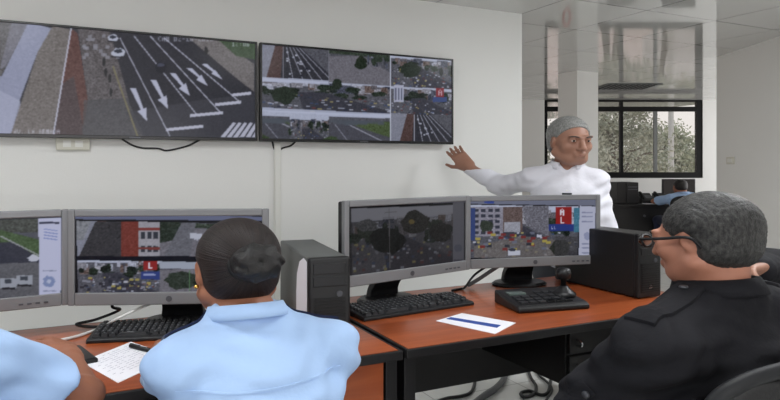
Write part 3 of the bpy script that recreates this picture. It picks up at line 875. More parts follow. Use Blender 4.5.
# ------------------------------------------------------------------ desks
DZ = .74; FB, BB = 1.89, 2.78
def make_desk(a0, a1, label):
    t = thing('desk', label, 'desk', ((a0+a1)/2, FB, 0), 0, 'wooden operator desks')
    w = (a1-a0)/2-.004; d = BB-FB
    top = MB().box((-w+.012,.012,DZ-.028),(w-.012,d-.012,DZ)).build('desk_top', M['wood'], t)
    e = MB(); z0 = DZ-.032
    e.box((-w,0,z0),(w,.012,DZ-.0008)).box((-w,d-.012,z0),(w,d,DZ-.0008)).box((-w,.012,z0),(-w+.012,d-.012,DZ-.0008)).box((w-.012,.012,z0),(w,d-.012,DZ-.0008))
    e.build('edge_band', M['black_board'], top, bevel=.003)
    for q in (-1,1):
        x = q*(w-.028)
        pn = MB().box((x-.022,.03,.06),(x+.022,d-.05,z0)).build('end_panel', M['black_board'], t, bevel=.003)
        MB().box((x-.03,.0,.0),(x+.03,d-.02,.06)).build('foot_rail', M['black_board'], pn, bevel=.006)
    MB().box((-w+.055,d-.20,.31),(w-.055,d-.18,z0)).build('modesty_panel', M['black_board'], t)
    return t, w, d, z0
dk, w, d, z0 = make_desk(1.012, 2.62, 'cherry wood desk carrying two monitors and the joystick keyboard')
pd = MB().box((-.03,.09,.47),(.54,d-.22,z0)).build('drawer_pedestal', M['black_board'], dk, bevel=.003)
for z in (.50,.60):
    dr = MB().box((-.02,.075,z),(.53,.09,z+.09)).build('drawer', M['black_board'], pd, bevel=.003)
    MB().tube(spline([(.02,.076,z+.055),(.02,.05,z+.05),(.02,.05,z+.035),(.02,.076,z+.03)],5),.005,8).build('handle', M['chrome'], pd, smooth=True)
dk, w, d, z0 = make_desk(-.60, 1.006, 'cherry wood desk in front of the two operators in light blue shirts')
pd = MB().box((w-.58,.06,.10),(w-.055,d-.22,z0)).build('drawer_pedestal', M['black_board'], dk, bevel=.003)
for z,h in ((.12,.27),(.40,.15),(.56,.145)):
    dr = MB().box((w-.575,.03,z),(w-.058,.06,z+h)).build('drawer_front', M['wood'], pd, bevel=.003)
    MB().box((w-.40,.012,z+h-.05),(w-.24,.03,z+h-.035)).build('handle', M['dark_silver'], pd, bevel=.003)

# ------------------------------------------------------------------ monitors
MW, MH = .722, .350
def make_monitor(name, label, a, b, yaw, z, paint, bias=1.0, lit=1.0):
    yaw = math.radians(yaw)
    t = thing(name, label, 'monitor', (a,b,DZ), yaw, 'operator monitors')
    z -= DZ; W = MW/2
    MB().box((-W+.004,.008,z+.004),(W-.004,.045,z+MH-.004)).build('back_shell', M['black'], t, bevel=.008)
    e, eb, et = .024, .046, .026; bz = MB()
    bz.box((-W,-.012,z),(-W+e,.012,z+MH)).box((W-e,-.012,z),(W,.012,z+MH)).box((-W+e,-.012,z),(W-e,.012,z+eb)).box((-W+e,-.012,z+MH-et),(W-e,.012,z+MH))
    bo = bz.build('bezel', M['silver'], t, bevel=.004)
    MB().lathe([(.001,0),(.011,.0),(.011,.002),(.001,.002)], Matrix.Translation((0,-.012,z+.022)) @ Matrix.Rotation(PI/2,4,'X'), 14).build('logo', M['dark_silver'], bo)
    bt = MB()
    for i in range(4): bt.box((W-.16+.026*i,-.0145,z+.016),(W-.146+.026*i,-.011,z+.022))
    bt.build('buttons', M['dark_silver'], bo)
    sw, sh_ = MW-2*e, MH-eb-et
    cw = lambda x,zz: proj((a+math.cos(yaw)*x, b+math.sin(yaw)*x, DZ+zz))
    cs = [cw(-sw/2,z+MH-et),cw(sw/2,z+MH-et),cw(sw/2,z+eb),cw(-sw/2,z+eb)]
    cv = Canvas(230,110,cs,(60,60,64)); paint(cv); 
    screen_mesh('screen', cv, sw, sh_, M['mon_screen'], t, (0,-.004,z+eb), gain=lit)
    # stand: heavy foot behind the panel and an arm curving forward
    st = MB().lathe([(.02,0),(.125,0),(.128,.008),(.115,.018),(.02,.024)], Matrix.Translation((0,.17,0)), 28, 1.15, .85).build('stand_foot', M['black'], t, smooth=False)
    path = spline([(0,.20,.015),(0,.19,.06),(0,.15,.11),(0,.09,z+.03),(0,.066,z+.07),(0,.066,z+.17)],5)
    MB().sweep(path, [.085-.0012*i for i in range(len(path))], .017).build('stand_arm', M['black'], t, bevel=.006)
    MB().box((-.07,.040,z+.08),(.07,.056,z+.22)).build('mounting_plate', M['black'], t, bevel=.004)
    return t

def bars(c, x0, x1, yT0, yT1):
    c.poly([(x0,yT0-9),(x1,yT1-9),(x1,yT1-1),(x0,yT0-1)],(120,124,140),1)
def paint_d(c):
    c.rect(460,190,610,275,(30,30,34))
    c.poly([(466,196),(604,199),(604,206),(466,204)],(128,132,146)); c.rect(484,200,494,203.5,(56,84,170))
    c.poly([(466,204),(604,206),(604,207.5),(466,205.5)],(34,34,38))
    c.street([(470,205),(578,206.5),(577,259),(470,260)],'town',.12,31)
    c.rect(470,207,503,236,(156,152,158),1,10); 
    for i in range(4):
        for j in range(5): c.rect(474+i*7,209+j*5.5,478.5+i*7,212+j*5.5,(66,70,82))
    c.rect(468,208,475,240,(60,82,140)); c.rect(503,207,522,232,(120,98,88),1,9); c.rect(504,222,520,232,(170,170,172),1,8)
    c.poly([(522,206),(548,206),(548,236),(526,226)],(126,124,128),1,12)
    c.poly([(474,246),(520,236),(556,240),(566,258),(474,258)],(130,122,110),.8,8)
    for i in range(34):
        x = 474+c.rng.rand()*76; y = 231+c.rng.rand()*17; col = [(206,206,212),(60,62,72),(196,176,70),(120,124,136),(150,54,50)][c.rng.randint(5)]
        c.rect(x,y,x+5,y+2.6,col)
    c.rect(508,250,520,255,(206,208,212)); c.blob(512,249.5,4,1.5,(70,74,84))
    c.blob(486,226,7,6,(66,76,60),1,8); c.blob(560,248,10,9,(60,64,52),1,10); c.rect(554,236,577,258,(82,80,78),.7,10)
    c.rect(555,207,571,224,(188,36,32)); c.text('A',559.5,208.5,7,(240,230,230)); c.text('L',560,217,6.5,(240,230,230))
    c.rect(548,224,573,231,(50,70,150)); c.text('LL',551,226,3,(210,214,236),.8)
    c.rect(573,208,579,232,(70,140,160),1,8)
    c.poly([(579,206),(595,206.5),(594,260),(578,260)],(198,200,212)); 
    for y in (212,216,221,243,247,252): c.rect(581,y,592,y+1.2,(150,154,176))
    c.blob(587,236,4,4,(160,166,190)); c.poly([(470,259),(596,259),(595,263),(470,263)],(176,178,186)); c.rect(470,257.5,577,260,(44,44,48))
    c.soften(1)
def paint_c(c):
    c.rect(330,190,480,300,(66,64,62),1,5)
    c.street([(351,209),(452,204),(452,262),(352,276)],'town',.2,17)
    c.poly([(351,209),(452,204),(452,262),(352,276)],(70,66,60),.45)
    c.poly([(351,208),(452,203),(452,214),(351,222)],(150,148,146),.8)
    c.blob(387,240,17,14,(48,50,44),1,6); c.blob(415,222,15,11,(66,64,56),1,8); c.blob(366,226,12,6,(88,88,84),1,10); c.blob(440,232,12,10,(60,58,52),1,8)
    c.line((388.5,208),(389.5,268),.8,(120,116,110)); c.line((384,213),(396,212),.6,(110,106,100)); c.blob(411,222,3,2.5,(130,112,60))
    c.poly([(345,199),(472,196),(472,202.5),(345,206)],(112,112,120)); c.rect(371,201.5,378,204.5,(50,70,140)); c.poly([(345,206),(472,202.5),(472,204.5),(345,209)],(34,34,36))
    c.poly([(452,202),(463,201.5),(463,268),(452,269)],(118,116,118)); c.blob(457,248,4,4,(100,102,110)); c.rect(453,259,462,262,(92,92,98))
    c.soften(1)
def paint_b(c):
    c.rect(60,200,280,320,(36,36,40))
    c.poly([(72,212),(266,217),(266,221),(72,219.5)],(118,124,150)); c.rect(96,213.5,106,216.5,(46,70,170))
    c.street([(77,221),(160,222.5),(160,256),(78,256)],'avenue',.0,41)
    c.poly([(77,221),(92,221),(84,240),(77,240)],(150,152,150),1,10)
    c.poly([(80,256),(96,222),(124,222),(130,256)],(74,72,72),1,6)
    c.rect(122,222,139,256,(150,66,50),1,6); c.rect(139,222,160,256,(176,172,170),1,5)
    for i in range(3):
        for j in range(2): c.rect(141+i*6.5,232+j*14,145.5+i*6.5,239+j*13,(70,74,80))
    c.rect(139,228,160,230.5,(160,70,60)); c.rect(139,247,160,249.5,(150,70,60))
    c.street([(160,222.5),(262,224),(262,257),(160,256)],'square',.0,43)
    c.poly([(160,222),(180,222),(176,240),(160,243)],(58,70,54),1,10); c.poly([(182,222.5),(196,223),(190,257),(164,257)],(120,120,122),1,6)
    for i in range(8): c.rect(190+c.rng.rand()*10,232+c.rng.rand()*6,193+c.rng.rand()*10,236+c.rng.rand()*5,(200,202,206))
    c.rect(74,256,264,260,(30,32,44))
    c.street([(78,260),(160,261),(160,296),(79,295)],'town',.06,45)
    for i in range(30):
        x = 80+c.rng.rand()*74; y = 276+c.rng.rand()*12; c.rect(x,y,x+4,y+2.2,[(200,200,204),(190,172,80),(60,60,68),(150,150,156)][c.rng.randint(4)])
    c.rect(144,261,158,270,(186,46,42)); c.text('L',149,262.5,6,(240,230,230)); c.rect(141,271,160,279,(58,78,150)); c.rect(144,273.5,156,275,(160,170,210))
    c.street([(160,261),(262,263),(262,297),(160,296)],'square',.16,47)
    c.poly([(160,261),(262,263),(262,270),(160,268)],(176,184,190)); c.blob(182,280,17,10,(64,76,60),1,10); c.blob(212,284,14,9,(60,72,56),1,9); c.line((190,270),(190,292),.7,(110,160,100))
    c.poly([(78,294.5),(262,297),(262,298),(78,295.5)],(120,170,120),.6)
    c.poly([(74,296),(266,298.5),(266,306),(74,302)],(176,178,186)); 
    c.soften(1)
def paint_a(c):
    c.rect(-90,200,80,330,(96,98,104),1,4)
    c.poly([(-90,222),(40,217),(40,232),(-90,236)],(88,92,80),1,10)
    c.poly([(-90,226),(0,230),(40,240),(40,262),(-90,262)],(84,112,62),1,9); c.poly([(-90,248),(12,242),(40,258),(40,270),(-90,268)],(66,68,80),1,4)
    c.poly([(-90,266),(40,262),(40,300),(-90,306)],(112,112,112),1,5)
    c.line((0,236),(40,256),1.2,(180,180,176)); c.blob(33,258,6,3.5,(206,208,212))
    for x,y in ((8,284),(24,281)): c.rect(x-8,y-6,x+8,y+4,(172,176,178)); c.rect(x-4,y-5,x+3,y-1,(80,86,92)); c.rect(x-7,y+3,x+7,y+5,(54,54,58))
    c.poly([(-90,218),(64,213),(64,218),(-90,224)],(52,54,60)); c.poly([(38,219),(61,217.5),(60,303),(39,305)],(206,208,228))
    c.rect(39,222,59,224,(70,74,96))
    for y in (230,233,236,239): c.line((43,y-1),(57,y+1),.8,(120,140,206))
    c.blob(48.5,281,6,6,(138,156,196)); c.blob(48.5,281,2.2,2.2,(196,204,224))
    for y in (270,290,294): c.rect(42,y,56,y+1,(150,156,176))
    c.rect(42,300,57,302,(60,64,76)); c.poly([(-90,308),(64,302),(64,306),(-90,314)],(186,188,200))
    c.soften(1)
make_monitor('monitor', 'silver monitor with a red A and L sign on its street picture', 2.057, 2.50, -12.7, .861, paint_d)
make_monitor('monitor', 'silver monitor angled beside the small black tower, showing a dull street with dark trees', 1.341, 2.46, 12.6, .866, paint_c, lit=.8)
make_monitor('monitor', 'silver monitor with four street views in front of the woman with the bun', .337, 2.47, -23.0, .848, paint_b)
make_monitor('monitor', 'silver monitor cut by the left edge of the photo, showing grass and a grey road', -.355, 2.60, 5.0, .848, paint_a)

# ------------------------------------------------------------------ towers
def make_tower(label, a, b, rz, h, body_m, w=.145, d=.57):
    t = thing('computer_tower', label, 'computer', (a,b,DZ), rz, 'computer towers on the desks')
    MB().box((-w/2,-d/2+.03,.006),(w/2,d/2,h)).build('case', body_m, t, bevel=.006)
    fp = MB().box((-w/2-.002,-d/2,.004),(w/2+.002,-d/2+.03,h+.002)).build('front_panel', M['tower_black'], t, bevel=.008)
    g = MB(); y = -d/2
    for i in range(13): g.box((-w*.38,y-.004,.03+i*.0105),(w*.38,y+.001,.036+i*.0105))
    g.build('grille', M['black_soft'], fp)
    MB().box((-w*.40,y-.004,h-.055),(w*.40,y+.001,h-.018)).build('disc_drive', M['black'], fp, bevel=.002)
    MB().box((-w*.40,y-.003,h-.098),(w*.40,y+.001,h-.064)).build('drive_cover', M['black'], fp, bevel=.002)
    MB().lathe([(.001,0),(.011,0),(.010,.004),(.001,.004)], Matrix.Translation((w*.24,y,h-.125)) @ Matrix.Rotation(PI/2,4,'X'), 14).build('power_button', M['dark_silver'], fp)
    MB().lathe([(.001,0),(.012,0),(.012,.003),(.001,.003)], Matrix.Translation((0,y-.001,.052)) @ Matrix.Rotation(PI/2,4,'X'), 14).build('logo', M['chrome'], fp)
    for q in (-1,1):
        for r in (-1,1): MB().box((q*w*.3-.015,r*d*.38-.02,0),(q*w*.3+.015,r*d*.38+.02,.008)).build('rubber_foot', M['black_soft'], t)
    return t
rz = math.radians(-7.25); ca, sa = math.cos(rz), math.sin(rz)
fl = at_depth(309,259,2.179)
cx, cy = fl.x+ca*.0725-sa*.285, fl.y+sa*.0725+ca*.285
tw = make_tower('small grey-sided computer tower with a white paper stuck on its side', cx, cy, rz, .30, M['tower_grey'])
lb = MB(); x = -.0725-.0015
A = [(-.255,.02),(-.255,.285),(-.20,.292),(-.13,.27),(-.085,.22),(-.07,.15),(-.07,.02)]
lb.add([(x,p,q) for p,q in A]+[(x+.001,p,q) for p,q in A], [tuple(range(len(A)-1,-1,-1)), tuple(range(len(A),2*len(A)))]+[(i,(i+1)%len(A),(i+1)%len(A)+len(A),i+len(A)) for i in range(len(A))])
lb.build('paper_sticker', M['paper'], tw)
make_tower('black computer tower standing beside the seated man in glasses', 2.4225, 2.401, 0, .30, M['tower_black'])

# ------------------------------------------------------------------ keyboards
def frame_from(bl, br, fr_):
    """local x along the back edge, y from front to back, for things lying on the desk"""
    bl, br, fr_ = Vector(bl), Vector(br), Vector(fr_)
    return math.atan2(br.y-bl.y, br.x-bl.x)
def make_keyboard(label, c, rz, w=.60, d=.21):
    t = thing('keyboard', label, 'keyboard', (c[0],c[1],DZ), rz, 'black computer keyboards')
    prof = [(-d/2,.0),(-d/2,.012),(-d/2+.012,.017),(d/2-.02,.030),(d/2,.028),(d/2,.012),(d/2-.04,.0)]
    b = MB(); n = len(prof)
    b.add([(-w/2,y,z) for y,z in prof]+[(w/2,y,z) for y,z in prof], [tuple(range(n)), tuple(range(2*n-1,n-1,-1))]+[(i,i+n,(i+1)%n+n,(i+1)%n) for i in range(n)])
    b.build('body', M['black'], t, bevel=.004)
    k = MB(); lg = MB(); sl = .013/(d-.032)
    def key(x,y,ww,dd):
        z = .018+(y+d/2-.012)*sl
        k.add([(x,y,z-.002),(x+ww,y,z-.002),(x+ww,y+dd,z),(x,y+dd,z),(x+ww*.12,y+dd*.12,z+.009),(x+ww*.88,y+dd*.12,z+.009),(x+ww*.88,y+dd*.85,z+.011),(x+ww*.12,y+dd*.85,z+.011)],
              [(0,3,2,1),(4,5,6,7),(0,1,5,4),(1,2,6,5),(2,3,7,6),(3,0,4,7)])
        lg.add([(x+ww*.3,y+dd*.45,z+.0108),(x+ww*.52,y+dd*.45,z+.0108),(x+ww*.52,y+dd*.72,z+.0114),(x+ww*.3,y+dd*.72,z+.0114)],[(0,1,2,3)])
    u = (w-.03)/22.5; v = (d-.035)/6.3; x0 = -w/2+.015; y0 = -d/2+.016
    for row in range(6):
        y = y0+(5-row)*v*1.04
        if row == 5:
            xs = [(0,1.4),(1.45,1.2),(2.7,1.2),(3.95,5.6),(9.6,1.2),(10.85,1.2),(12.1,1.2),(13.4,1.6),(15.4,1),(16.4,1),(17.4,1),(18.8,2),(20.9,1)]
        else:
            xs = [(i,1) for i in range(14)]+[(14.0,1.0)]+[(15.4+i,1) for i in range(3) if row < 3 or (row == 4 and i == 1)]+[(18.8+i,1) for i in range(4) if row > 0 and i < 4]
        for a_,l_ in xs: key(x0+a_*u, y, u*l_*.92, v*.9)
    nk = len(k.f); k.add(lg.v, lg.f); ko = k.build('keys', M['key'], t); ko.data.materials.append(M['key_mark'])
    for pl_ in ko.data.polygons[nk:]: pl_.material_index = 1

    return t
c2 = on_z(409,304,DZ+.02); l2 = on_z(357,310,DZ+.02); r2 = on_z(460,295.5,DZ+.02)
make_keyboard('black keyboard in front of the monitor with dark trees', (c2.x,c2.y), math.atan2(r2.y-l2.y,r2.x-l2.x), (r2-l2).xy.length+.02, .20)
c1 = on_z(166,328.0,DZ+.02); l1 = on_z(108,331,DZ+.02); r1 = on_z(196,328,DZ+.02)
make_keyboard('black keyboard on the desk before the woman, partly hidden by her shoulder', (c1.x,c1.y), math.atan2(r1.y-l1.y,r1.x-l1.x)*.9, .50, .20)
# camera control keyboard with a joystick
cj = on_z(541,301,DZ+.02); lj = on_z(502,305,DZ+.02); rj = on_z(578,300,DZ+.02)
rzj = math.atan2(rj.y-lj.y, rj.x-lj.x)
t = thing('joystick_keyboard', 'black camera control keyboard with a joystick below the A and L monitor', 'control keyboard', (cj.x,cj.y,DZ), rzj)
w, d = (rj-lj).xy.length-.03, .24
b = MB(); prof = [(-d/2,0),(-d/2,.02),(-d/2+.02,.03),(d/2-.05,.05),(d/2,.058),(d/2,0)]; n = len(prof)
b.add([(-w/2,y,z) for y,z in prof]+[(w/2,y,z) for y,z in prof], [tuple(range(n)), tuple(range(2*n-1,n-1,-1))]+[(i,i+n,(i+1)%n+n,(i+1)%n) for i in range(n)])
b.build('body', M['black'], t, bevel=.008)
zz = lambda y: .03+(y+d/2-.02)*.02/(d-.07)
MB().box((-w*.40,d*.12,zz(d*.2)-.004),(-w*.17,d*.30,zz(d*.2)+.006)).build('display', mat('lcd',(96,108,104),.3), t, bevel=.002)
kb = MB()
for i in range(6):
    for j in range(3):
        x, y = -w*.41+i*.043, -d*.36+j*.036
        kb.box((x,y,zz(y)-.004),(x+.032,y+.026,zz(y)+.008))
for i in range(3):
    for j in range(4):
        x, y = .0+i*.04, -d*.36+j*.04
        kb.box((x-.01,y,zz(y)-.004),(x+.02,y+.028,zz(y)+.008))
kb.build('buttons', M['key'], t, bevel=.002)
jb = MB().lathe([(.055,.0),(.055,.012),(.040,.022),(.022,.040),(.014,.046)], Matrix.Translation((w*.33,.0,zz(0)-.004)), 20).build('joystick', M['black'], t, smooth=True)
MB().lathe([(.012,.0),(.012,.03),(.030,.038),(.034,.062),(.028,.080),(.004,.085)], Matrix.Translation((w*.33,.0,zz(0)+.036)), 20).build('joystick_knob', M['black'], jb, smooth=True)

# ------------------------------------------------------------------ papers, pen, phone
def sheet(name, label, pts, m, cat, z=DZ, th=.0016):
    P = [on_z(x,y,z+.001) for x,y in pts]; c = sum(P,Vector())/len(P)
    o = MB().prism([(p.x-c.x,p.y-c.y) for p in P], 0, th).build(name, m, loc=(c.x,c.y,z+.0005))
    return tag(o, label, cat), c
o, c = sheet('envelope', 'white envelope with a blue stripe lying on the right desk', [(436,321),(462,313.3),(516,323),(495,334)], M['paper'], 'envelope')
P = [on_z(x,y,DZ+.003) for x,y in ((446,318.6),(451,317.0),(501,325.0),(497,327.6))]
MB().prism([(p.x-c.x,p.y-c.y) for p in P], .0014, .0022).build('blue_stripe', M['blue_ink'], o)
o, c = sheet('paper_sheet', 'white handwritten sheet lying on the desk beside the woman', [(81,362),(131,342),(175,357),(118,383)], M['paper'], 'paper')
wr = MB(); p00, p10, p01 = on_z(84,362,DZ), on_z(116,380,DZ), on_z(130,344,DZ)
rr = random.Random(3)
for i in range(12):
    t0 = .06+.075*i
    for j in range(9):
        s0 = .06+.1*j; s1 = s0+.05+.035*rr.random()
        if rr.random() < .2: continue
        a_ = p00+(p01-p00)*s0*.95+(p10-p00)*t0; b_ = p00+(p01-p00)*s1*.95+(p10-p00)*(t0+.006)
        dv = (p10-p00).normalized()*.0022
        wr.add([(a_.x-c.x,a_.y-c.y,.0022),(b_.x-c.x,b_.y-c.y,.0022),(b_.x+dv.x-c.x,b_.y+dv.y-c.y,.0022),(a_.x+dv.x-c.x,a_.y+dv.y-c.y,.0022)],[(0,1,2,3)])
wr.build('text', M['ink'], o)
a_, b_ = on_z(130.5,345.5,DZ+.01), on_z(147,349.5,DZ+.01)
pn = thing('pen', 'black pen lying across the top edge of the handwritten sheet', 'pen', (a_.x,a_.y,DZ+.0095), math.atan2(b_.y-a_.y,b_.x-a_.x))
L_ = .17
MB().tube([(0,0,0),(.01,0,0),(L_*.75,0,0)],.0072,10).build('barrel', M['black'], pn, smooth=True)
MB().tube([(L_*.75,0,0),(L_*.92,0,0),(L_*.97,0,0)],[.0072,.004,.001],10).build('tip', M['dark_silver'], pn, smooth=True)
MB().box((.0,-.002,.006),(.05,.002,.009)).build('clip', M['dark_silver'], pn)

# ------------------------------------------------------------------ cables
wire('cable', [on_z(x,y,DZ+.006) for x,y in ((36,344),(56,341),(76,336.5),(94,330.5),(103,327))]+[on_wall(113,321,2.52),on_wall(126,314.5,2.52),on_wall(140,308,2.53),on_wall(150,304,2.54)], .0055, M['white_cable'], 'thin white cable from the left desk up to the four-view monitor')
wire('cable', [Vector((.17,2.60,.90)),Vector((.15,2.62,.83)),Vector((.18,2.68,.80)),Vector((.10,2.70,.768)),Vector((.03,2.66,.765)),Vector((.10,2.62,.757)),Vector((.24,2.64,.757))], .006, M['cable'], 'short black cable hanging behind the keyboard before the woman')
wire('cable', [on_z(452,290.5,DZ+.006),on_z(462,288.5,DZ+.006),Vector((1.74,2.63,.765)),Vector((1.83,2.68,.81)),Vector((1.93,2.64,.88))], .006, M['cable'], 'thin black cable rising from the desk behind the A and L monitor')
wire('cable', [Vector((1.80,2.70,DZ+.014)),Vector((1.84,2.66,.79)),Vector((1.90,2.62,.84)),Vector((1.97,2.60,.88))], .011, M['grey_cable'], 'thick grey cable hanging under the A and L monitor')
wire('cable', [on_z(x,y,.012) for x,y in ((436,402),(448,398),(460,396.5),(470,393),(474,386),(475,378),(476,368))], .010, M['cable'], 'thin black cable curving over the floor behind the right desk')
wire('cable', [on_z(x,y,.022) for x,y in ((474,404),(484,396),(496,388),(503,380),(507,370),(510,362))], .020, M['grey_cable'], 'thick dark grey hose on the floor behind the right desk')
wire('cable', [on_z(x,y,.012) for x,y in ((528,370),(531,378),(536,386),(534,394),(524,397),(521,393),(530,391),(541,395),(548,392),(551,380),(553,372))], .010, M['cable'], 'tangled black cable looping on the floor under the right desk')
wire('cable', [on_z(x,y,.012) for x,y in ((534,368),(540,376),(548,383),(552,390),(545,402))], .008, M['cable'], 'single black cable crossing the tangled one under the right desk')

# ------------------------------------------------------------------ the far room
fd = thing('desk', 'black counter desk under the far window', 'desk', tuple(c2w(4.35,10.5)), ROT)
MB().box((-1.15,-.5,.70),(1.0,.5,.745)).build('desk_top', M['black_board'], fd, bevel=.005)
MB().box((-1.12,-.44,.02),(.97,-.41,.70)).build('front_panel', M['black_board'], fd)
for x in (-1.13,.94): MB().box((x,-.44,0),(x+.04,.46,.70)).build('end_panel', M['black_board'], fd)
MB().lathe([(.001,0),(.02,0),(.02,.01),(.001,.012)], Matrix.Translation((-.35,-.44,.56)) @ Matrix.Rotation(PI/2,4,'X'), 12).build('lock', M['dark_silver'], fd)
FDZ = .745
t = thing('computer_tower', 'small black computer tower on the far desk by the window', 'computer', tuple(c2w(3.77,10.35,FDZ)), ROT)
MB().box((-.17,-.2,0),(.17,.25,.34)).build('case', M['tower_black'], t, bevel=.008)
fp = MB().box((-.02,-.215,.004),(.165,-.2,.336)).build('front_panel', M['black'], t, bevel=.004)
MB().box((.0,-.220,.22),(.145,-.214,.235)).box((.0,-.220,.26),(.145,-.214,.275)).build('drive_slot', M['dark_silver'], fp)
for i,(x,y,lb) in enumerate(((4.12,10.3,'black desk telephone beside the small tower on the far desk'),(4.36,10.3,'black desk telephone next to the monitor on the far desk'))):
    t = thing('telephone', lb, 'telephone', tuple(c2w(x,y,FDZ)), ROT, 'telephones on the far desk')
    b = MB(); prof = [(-.11,0),(-.11,.05),(.10,.16),(.12,.16),(.12,0)]; n = 5
    b.add([(-.10,a_,z) for a_,z in prof]+[(.10,a_,z) for a_,z in prof], [tuple(range(n)), tuple(range(2*n-1,n-1,-1))]+[(k,k+n,(k+1)%n+n,(k+1)%n) for k in range(n)])
    b.build('base', M['black'], t, bevel=.006)
    MB().tube(spline([(-.07,-.09,.075),(-.075,-.06,.12),(-.075,.04,.165),(-.07,.08,.17)],5),.020,8,1.2).build('handset', M['black_soft'], t, smooth=True)
    MB().add([(-.02,-.06,.083),(.085,-.06,.083),(.085,.03,.131),(-.02,.03,.131)],[(0,1,2,3)]).build('keypad', M['grey_cable'], t)
t = thing('monitor', 'black monitor on the far desk below the window', 'monitor', tuple(c2w(4.74,10.5,FDZ)), ROT)
MB().box((-.27,0,.05),(.27,.04,.385)).build('bezel', M['tv_black'], t, bevel=.006)
MB().box((-.25,-.003,.075),(.25,.002,.365)).build('screen', mat('dark_screen',(10,11,13),.12), t)
MB().box((-.04,.03,.01),(.04,.06,.16)).build('stand_arm', M['black'], t)
MB().lathe([(.02,0),(.13,0),(.12,.012),(.02,.015)], Matrix.Translation((0,.04,0)), 20).build('stand_foot', M['black'], t)
t = thing('paper_sheet', 'white paper on the far desk in front of the telephones', 'paper', tuple(c2w(4.22,10.1,FDZ+.001)), ROT)
MB().box((-.22,-.07,0),(.22,.07,.006)).build('sheet', M['paper'], t)

# ------------------------------------------------------------------ chairs
def make_chair(label, a, b, rz, seat_z=.44, bh=1.0):
    t = thing('office_chair', label, 'chair', (a,b,0), rz, 'black office chairs')
    def slab(pts, th, name, m, x0, par=t):
        """padded panel: rounded outline given as half-widths along a path in y-z"""
        mb = MB(); rows = []; N = 12
        for (y,z,hw,bow) in pts:
            rows.append([(hw*(-1+2*k/N), y-bow*((-1+2*k/N)**2), z) for k in range(N+1)])
        m_ = len(rows); vs = [p for r in rows for p in r]
        mb.add(vs, [(i*(N+1)+k,(i+1)*(N+1)+k,(i+1)*(N+1)+k+1,i*(N+1)+k+1) for i in range(m_-1) for k in range(N)])
        o = mb.build(name, m, par, smooth=True)
        s_ = o.modifiers.new('thick','SOLIDIFY'); s_.thickness = th; s_.offset = 0
        bv = o.modifiers.new('soft','BEVEL'); bv.width = th*.35; bv.segments = 3; bv.limit_method = 'ANGLE'; bv.angle_limit = math.radians(60)
        return o
    slab([(-.30,seat_z,.20,0),(-.27,seat_z,.28,0),(.0,seat_z,.31,0),(.22,seat_z,.29,0),(.28,seat_z-.01,.22,0)], .07, 'seat', M['leather'], 0)
    Z = lambda v: seat_z+v*bh
    bk = slab([(-.265,Z(.06),.24,-.05),(-.262,Z(.2),.29,-.06),(-.275,Z(.32),.31,-.06),(-.29,Z(.42),.30,-.06),(-.295,Z(.455),.26,-.05),(-.297,Z(.475),.19,-.03)], .05, 'backrest', M['leather'], 0)
    rim = [(-.24,-.265-.0,Z(.06)),(-.31,-.235,Z(.22)),(-.325,-.235,Z(.34)),(-.315,-.25,Z(.43)),(-.26,-.275,Z(.475)),(-.15,-.29,Z(.492)),(0,-.298,Z(.495))]
    rim = rim+[(-x,y,z) for x,y,z in rim[-2::-1]]
    MB().tube(spline(rim,6),.017,8).build('rim', mat('chair_rim',(34,35,37),.55,spec=.3) if 'rim_m' not in M else M['rim_m'], bk, smooth=True)
    MB().lathe([(.03,.10),(.03,.38),(.05,.40),(.08,seat_z-.035)], None, 14).build('column', M['dark_silver'], t, smooth=True)
    MB().tube(spline([(0,-.05,seat_z-.045),(0,-.27,seat_z-.05),(0,-.325,seat_z+.05),(0,-.315,seat_z+.2*bh)],5),.02,8,1.8).build('back_bar', M['black'], t, smooth=True)
    for k in range(5):
        an = 2*PI*k/5+.3; cx_, sx_ = math.cos(an), math.sin(an)
        lg = MB().tube([(cx_*.03,sx_*.03,.115),(cx_*.18,sx_*.18,.10),(cx_*.33,sx_*.33,.075)],[.03,.026,.018],8).build('leg', M['black'], t, smooth=True)
        MB().ball((cx_*.33,sx_*.33,.030),(.03,.03,.03),12).build('caster', M['black_soft'], lg, smooth=True)
    return t
# ------------------------------------------------------------------ people
def cloth(name, rgb, rough=.85, bump=.25):
    return mat(name, rgb, rough, var=.03, vscale=6, bump=bump, bscale=26, sheen=.1)
SK_A = mat('skin_tan', (156,114,95), .5, var=.05, vscale=12, bump=.05, bscale=90)
SK_B = mat('skin_brown', (152,100,76), .5, var=.05, vscale=12, bump=.05, bscale=90)
SK_C = mat('skin_warm', (172,118,96), .5, var=.06, vscale=12, bump=.05, bscale=90)
BLUE = cloth('light_blue_cotton', (162,190,227)); WHITE = cloth('white_cotton', (222,222,230), bump=.35); BLACKC = mat('black_cotton', (27,27,31), .85, var=.05, vscale=6, bump=.4, bscale=26, spec=.25)
NAVY = cloth('navy_cloth', (26,34,62)); DARK = cloth('dark_trousers', (34,36,44)); GREYT = cloth('grey_trousers', (70,72,78))
SHOE = mat('shoe_leather', (22,20,20), .4)
EYEW = mat('eye_white', (226,222,216), .3); IRIS = mat('iris', (34,24,20), .2)
